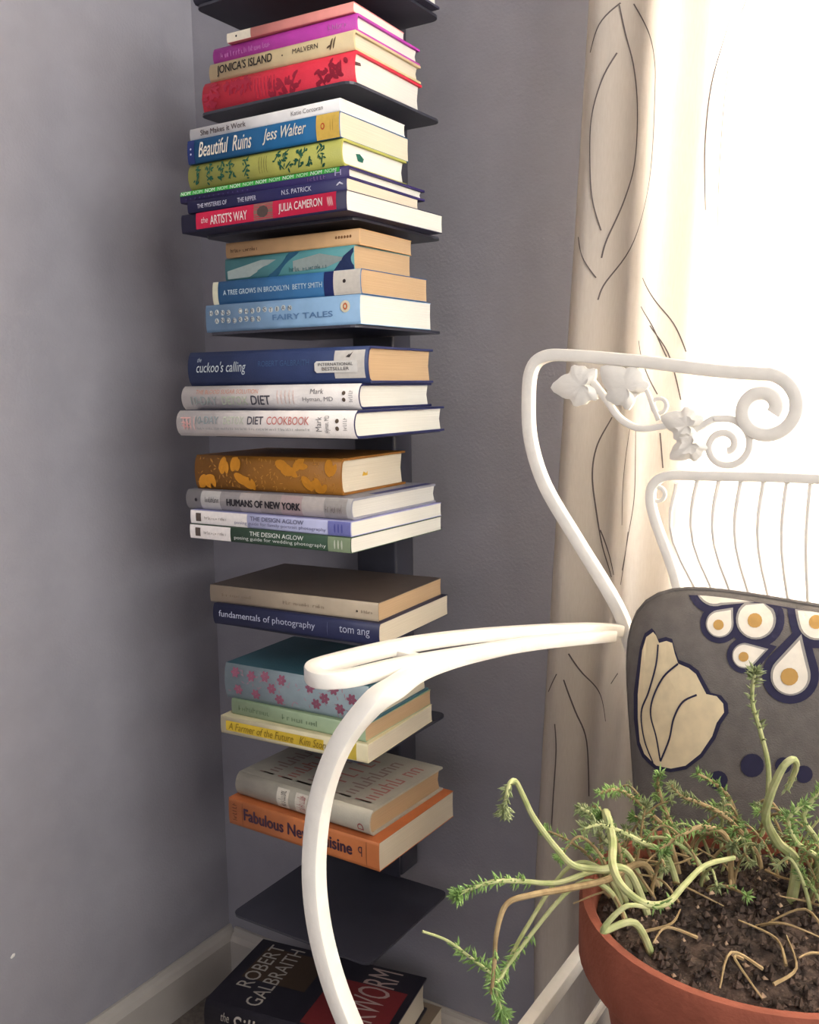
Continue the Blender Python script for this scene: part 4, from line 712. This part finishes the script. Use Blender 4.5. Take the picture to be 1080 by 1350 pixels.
for j in range(nr + 1):
    r = .0945*j/nr
    for i in range(na):
        a = 2*math.pi*i/na; h = .160 + .008*(1 - (j/nr)**2) + (rs.uniform(-.0022, .0022) if j < nr else -.003)
        v.append((r*math.cos(a), r*math.sin(a), h))
for j in range(nr):
    for i in range(na): f.append((j*na + i, j*na + (i+1) % na, (j+1)*na + (i+1) % na, (j+1)*na + i))
obj('soil', v, f, soil_m, plant, True)
def clump(mb, c, r, rs):
    t = [(1,0,0),(-1,0,0),(0,1,0),(0,-1,0),(0,0,1),(0,0,-1)]
    vs = [Vector(c) + Vector(q)*r*rs.uniform(.6, 1.3) for q in t]
    mb.add(vs, [(0,2,4),(2,1,4),(1,3,4),(3,0,4),(2,0,5),(1,2,5),(3,1,5),(0,3,5)])
for nm, m_, cnt, r0, r1 in (('soil_crumbs', soil_m, 900, .0012, .0034), ('bark_bits', mat('pale_bark_bits', '#b59a80', .95, .2, 200, col2='#7a6450'), 90, .001, .0026)):
    mb = MB()
    for k in range(cnt):
        a = rs.uniform(0, 6.283); r = .092*math.sqrt(rs.random()); clump(mb, (r*math.cos(a), r*math.sin(a), .162 + .008*(1 - (r/.0945)**2)), rs.uniform(r0, r1), rs)
    tag(mb.build(nm, m_, plant), kind='stuff')
for k in range(26):
    a = rs.uniform(0, 6.283); r = .085*math.sqrt(rs.random()); p0 = Vector((r*math.cos(a), r*math.sin(a), .170)); d = rs.uniform(0, 6.28)
    obj('dry_twig', *tube(spline([p0, p0 + Vector((math.cos(d)*.018, math.sin(d)*.018, rs.uniform(.002, .012))), p0 + Vector((math.cos(d + .5)*.036, math.sin(d + .5)*.036, rs.uniform(-.002, .01)))], 5), .0011, lambda t: 1 - .6*t, 5), stem_t, plant)
def needles(mb, pts, i0, i1, dens, ln, rs):
    n = len(pts)
    for i in range(int(n*i0), max(int(n*i0) + 1, int(n*i1))):
        p = pts[min(i, n-1)]; t = (pts[min(i+1, n-1)] - pts[max(min(i, n-1)-1, 0)])
        if t.length < 1e-8: continue
        t.normalize()
        for _ in range(dens):
            d = Vector((rs.uniform(-1, 1), rs.uniform(-1, 1), rs.uniform(-1, 1))); d = (d - t*d.dot(t)*.6 + t*.5).normalized()
            s = d.orthogonal().normalized()*ln*.12; u = d.cross(s).normalized()*ln*.08; L_ = ln*rs.uniform(.6, 1.2)
            b0 = p + (pts[min(i+1, n-1)] - p)*rs.random()
            mb.add([b0, b0 + d*L_*.5 + s, b0 + d*L_*.5 + u, b0 + d*L_*.5 - s, b0 + d*L_*.5 - u, b0 + d*L_],
                   [(0,1,2),(0,2,3),(0,3,4),(0,4,1),(5,2,1),(5,3,2),(5,4,3),(5,1,4)])
SPEC = {'a': (.0024, stem_g, .78, 1, 3, .006), 'b': (.0024, stem_t, .8, 1, 3, .006), 'c': (.0020, stem_g, .45, 1, 5, .006), 'd': (.0016, stem_g, .40, .82, 5, .007), 'd2': (.0018, stem_g, .5, 1, 5, .007), 'e': (.0031, stem_g, .55, .7, 2, .006), 'e2': (.0024, stem_g, 0, .1, 1, .004), 'f': (.0034, stem_g, .9, 1, 2, .006), 'g': (.0026, stem_g, .62, 1, 3, .007)}
def place_stem(key, pts, spec):
    rad, mt, i0, i1, dens, ln = spec
    first = Vector(pts[0]); c = Vector((PC[0], PC[1], 0)); dv = Vector((first.x, first.y, 0)) - c
    rr = min(dv.length*.8, .075); root = c + dv.normalized()*rr if dv.length > 1e-4 else c
    pre = [(root.x, root.y, -.330)]
    if dv.length > .098: pre.append((c.x + dv.normalized().x*.09, c.y + dv.normalized().y*.09, -.300)); pre.append((c.x + dv.normalized().x*.112, c.y + dv.normalized().y*.112, -.299)); pts = pts[1:]
    q = Wl(pre + list(pts), 7)
    s = child(obj('stem', *tube(q, rad, lambda t: 1 - .55*t, 8), mt, None, True), plant)
    mb = MB(); needles(mb, q, i0, i1, dens, ln, rs)
    if key in ('c', 'd2', 'g', 'tuft', 'a'): needles(mb, q, .93, 1, dens*5, ln*1.1, rs)
    base = plant.location
    lo = obj('needles', [p - base for p in mb.v], mb.f, leaf_g if rs.random() < .65 else leaf_d, None); lo.parent = s; lo.location = -Vector(s.location) ; lo['kind'] = 'stuff'
    lo.location = base - plant.location + (base) if False else Vector((0, 0, 0))
    # stem sits at -plant.location inside the plant, so needles are stored in world coordinates
    for vt in lo.data.vertices: vt.co = vt.co + base
for key, pts in STEMS.items(): place_stem(key, pts, SPEC.get(key, (.0022, stem_t if key in 'hjlnp' else stem_g, .35, 1, 5, .0065)))
# short feathery shoots over the far half of the soil
for k in range(62):
    a = rs.uniform(.05*math.pi, 1.08*math.pi); r = rs.uniform(.03, .095) if k < 30 else rs.uniform(.075, .096); x, y = PC[0] + r*math.cos(a), PC[1] + r*math.sin(a)
    h = rs.uniform(.018, .045); dx, dy = rs.uniform(-.03, .03), rs.uniform(-.03, .02)
    place_stem('tuft', [(x, y, -.318), (x + dx*.3, y + dy*.3, -.318 + h*.6), (x + dx*.8, y + dy*.8, -.318 + h), (x + dx*1.2, y + dy*1.2, -.318 + h*rs.uniform(.7, 1.2))], (rs.uniform(.0011, .0018), rs.choice((stem_g, stem_t, stem_t)), .4, 1, rs.choice((1, 2, 3)), rs.uniform(.004, .006)))
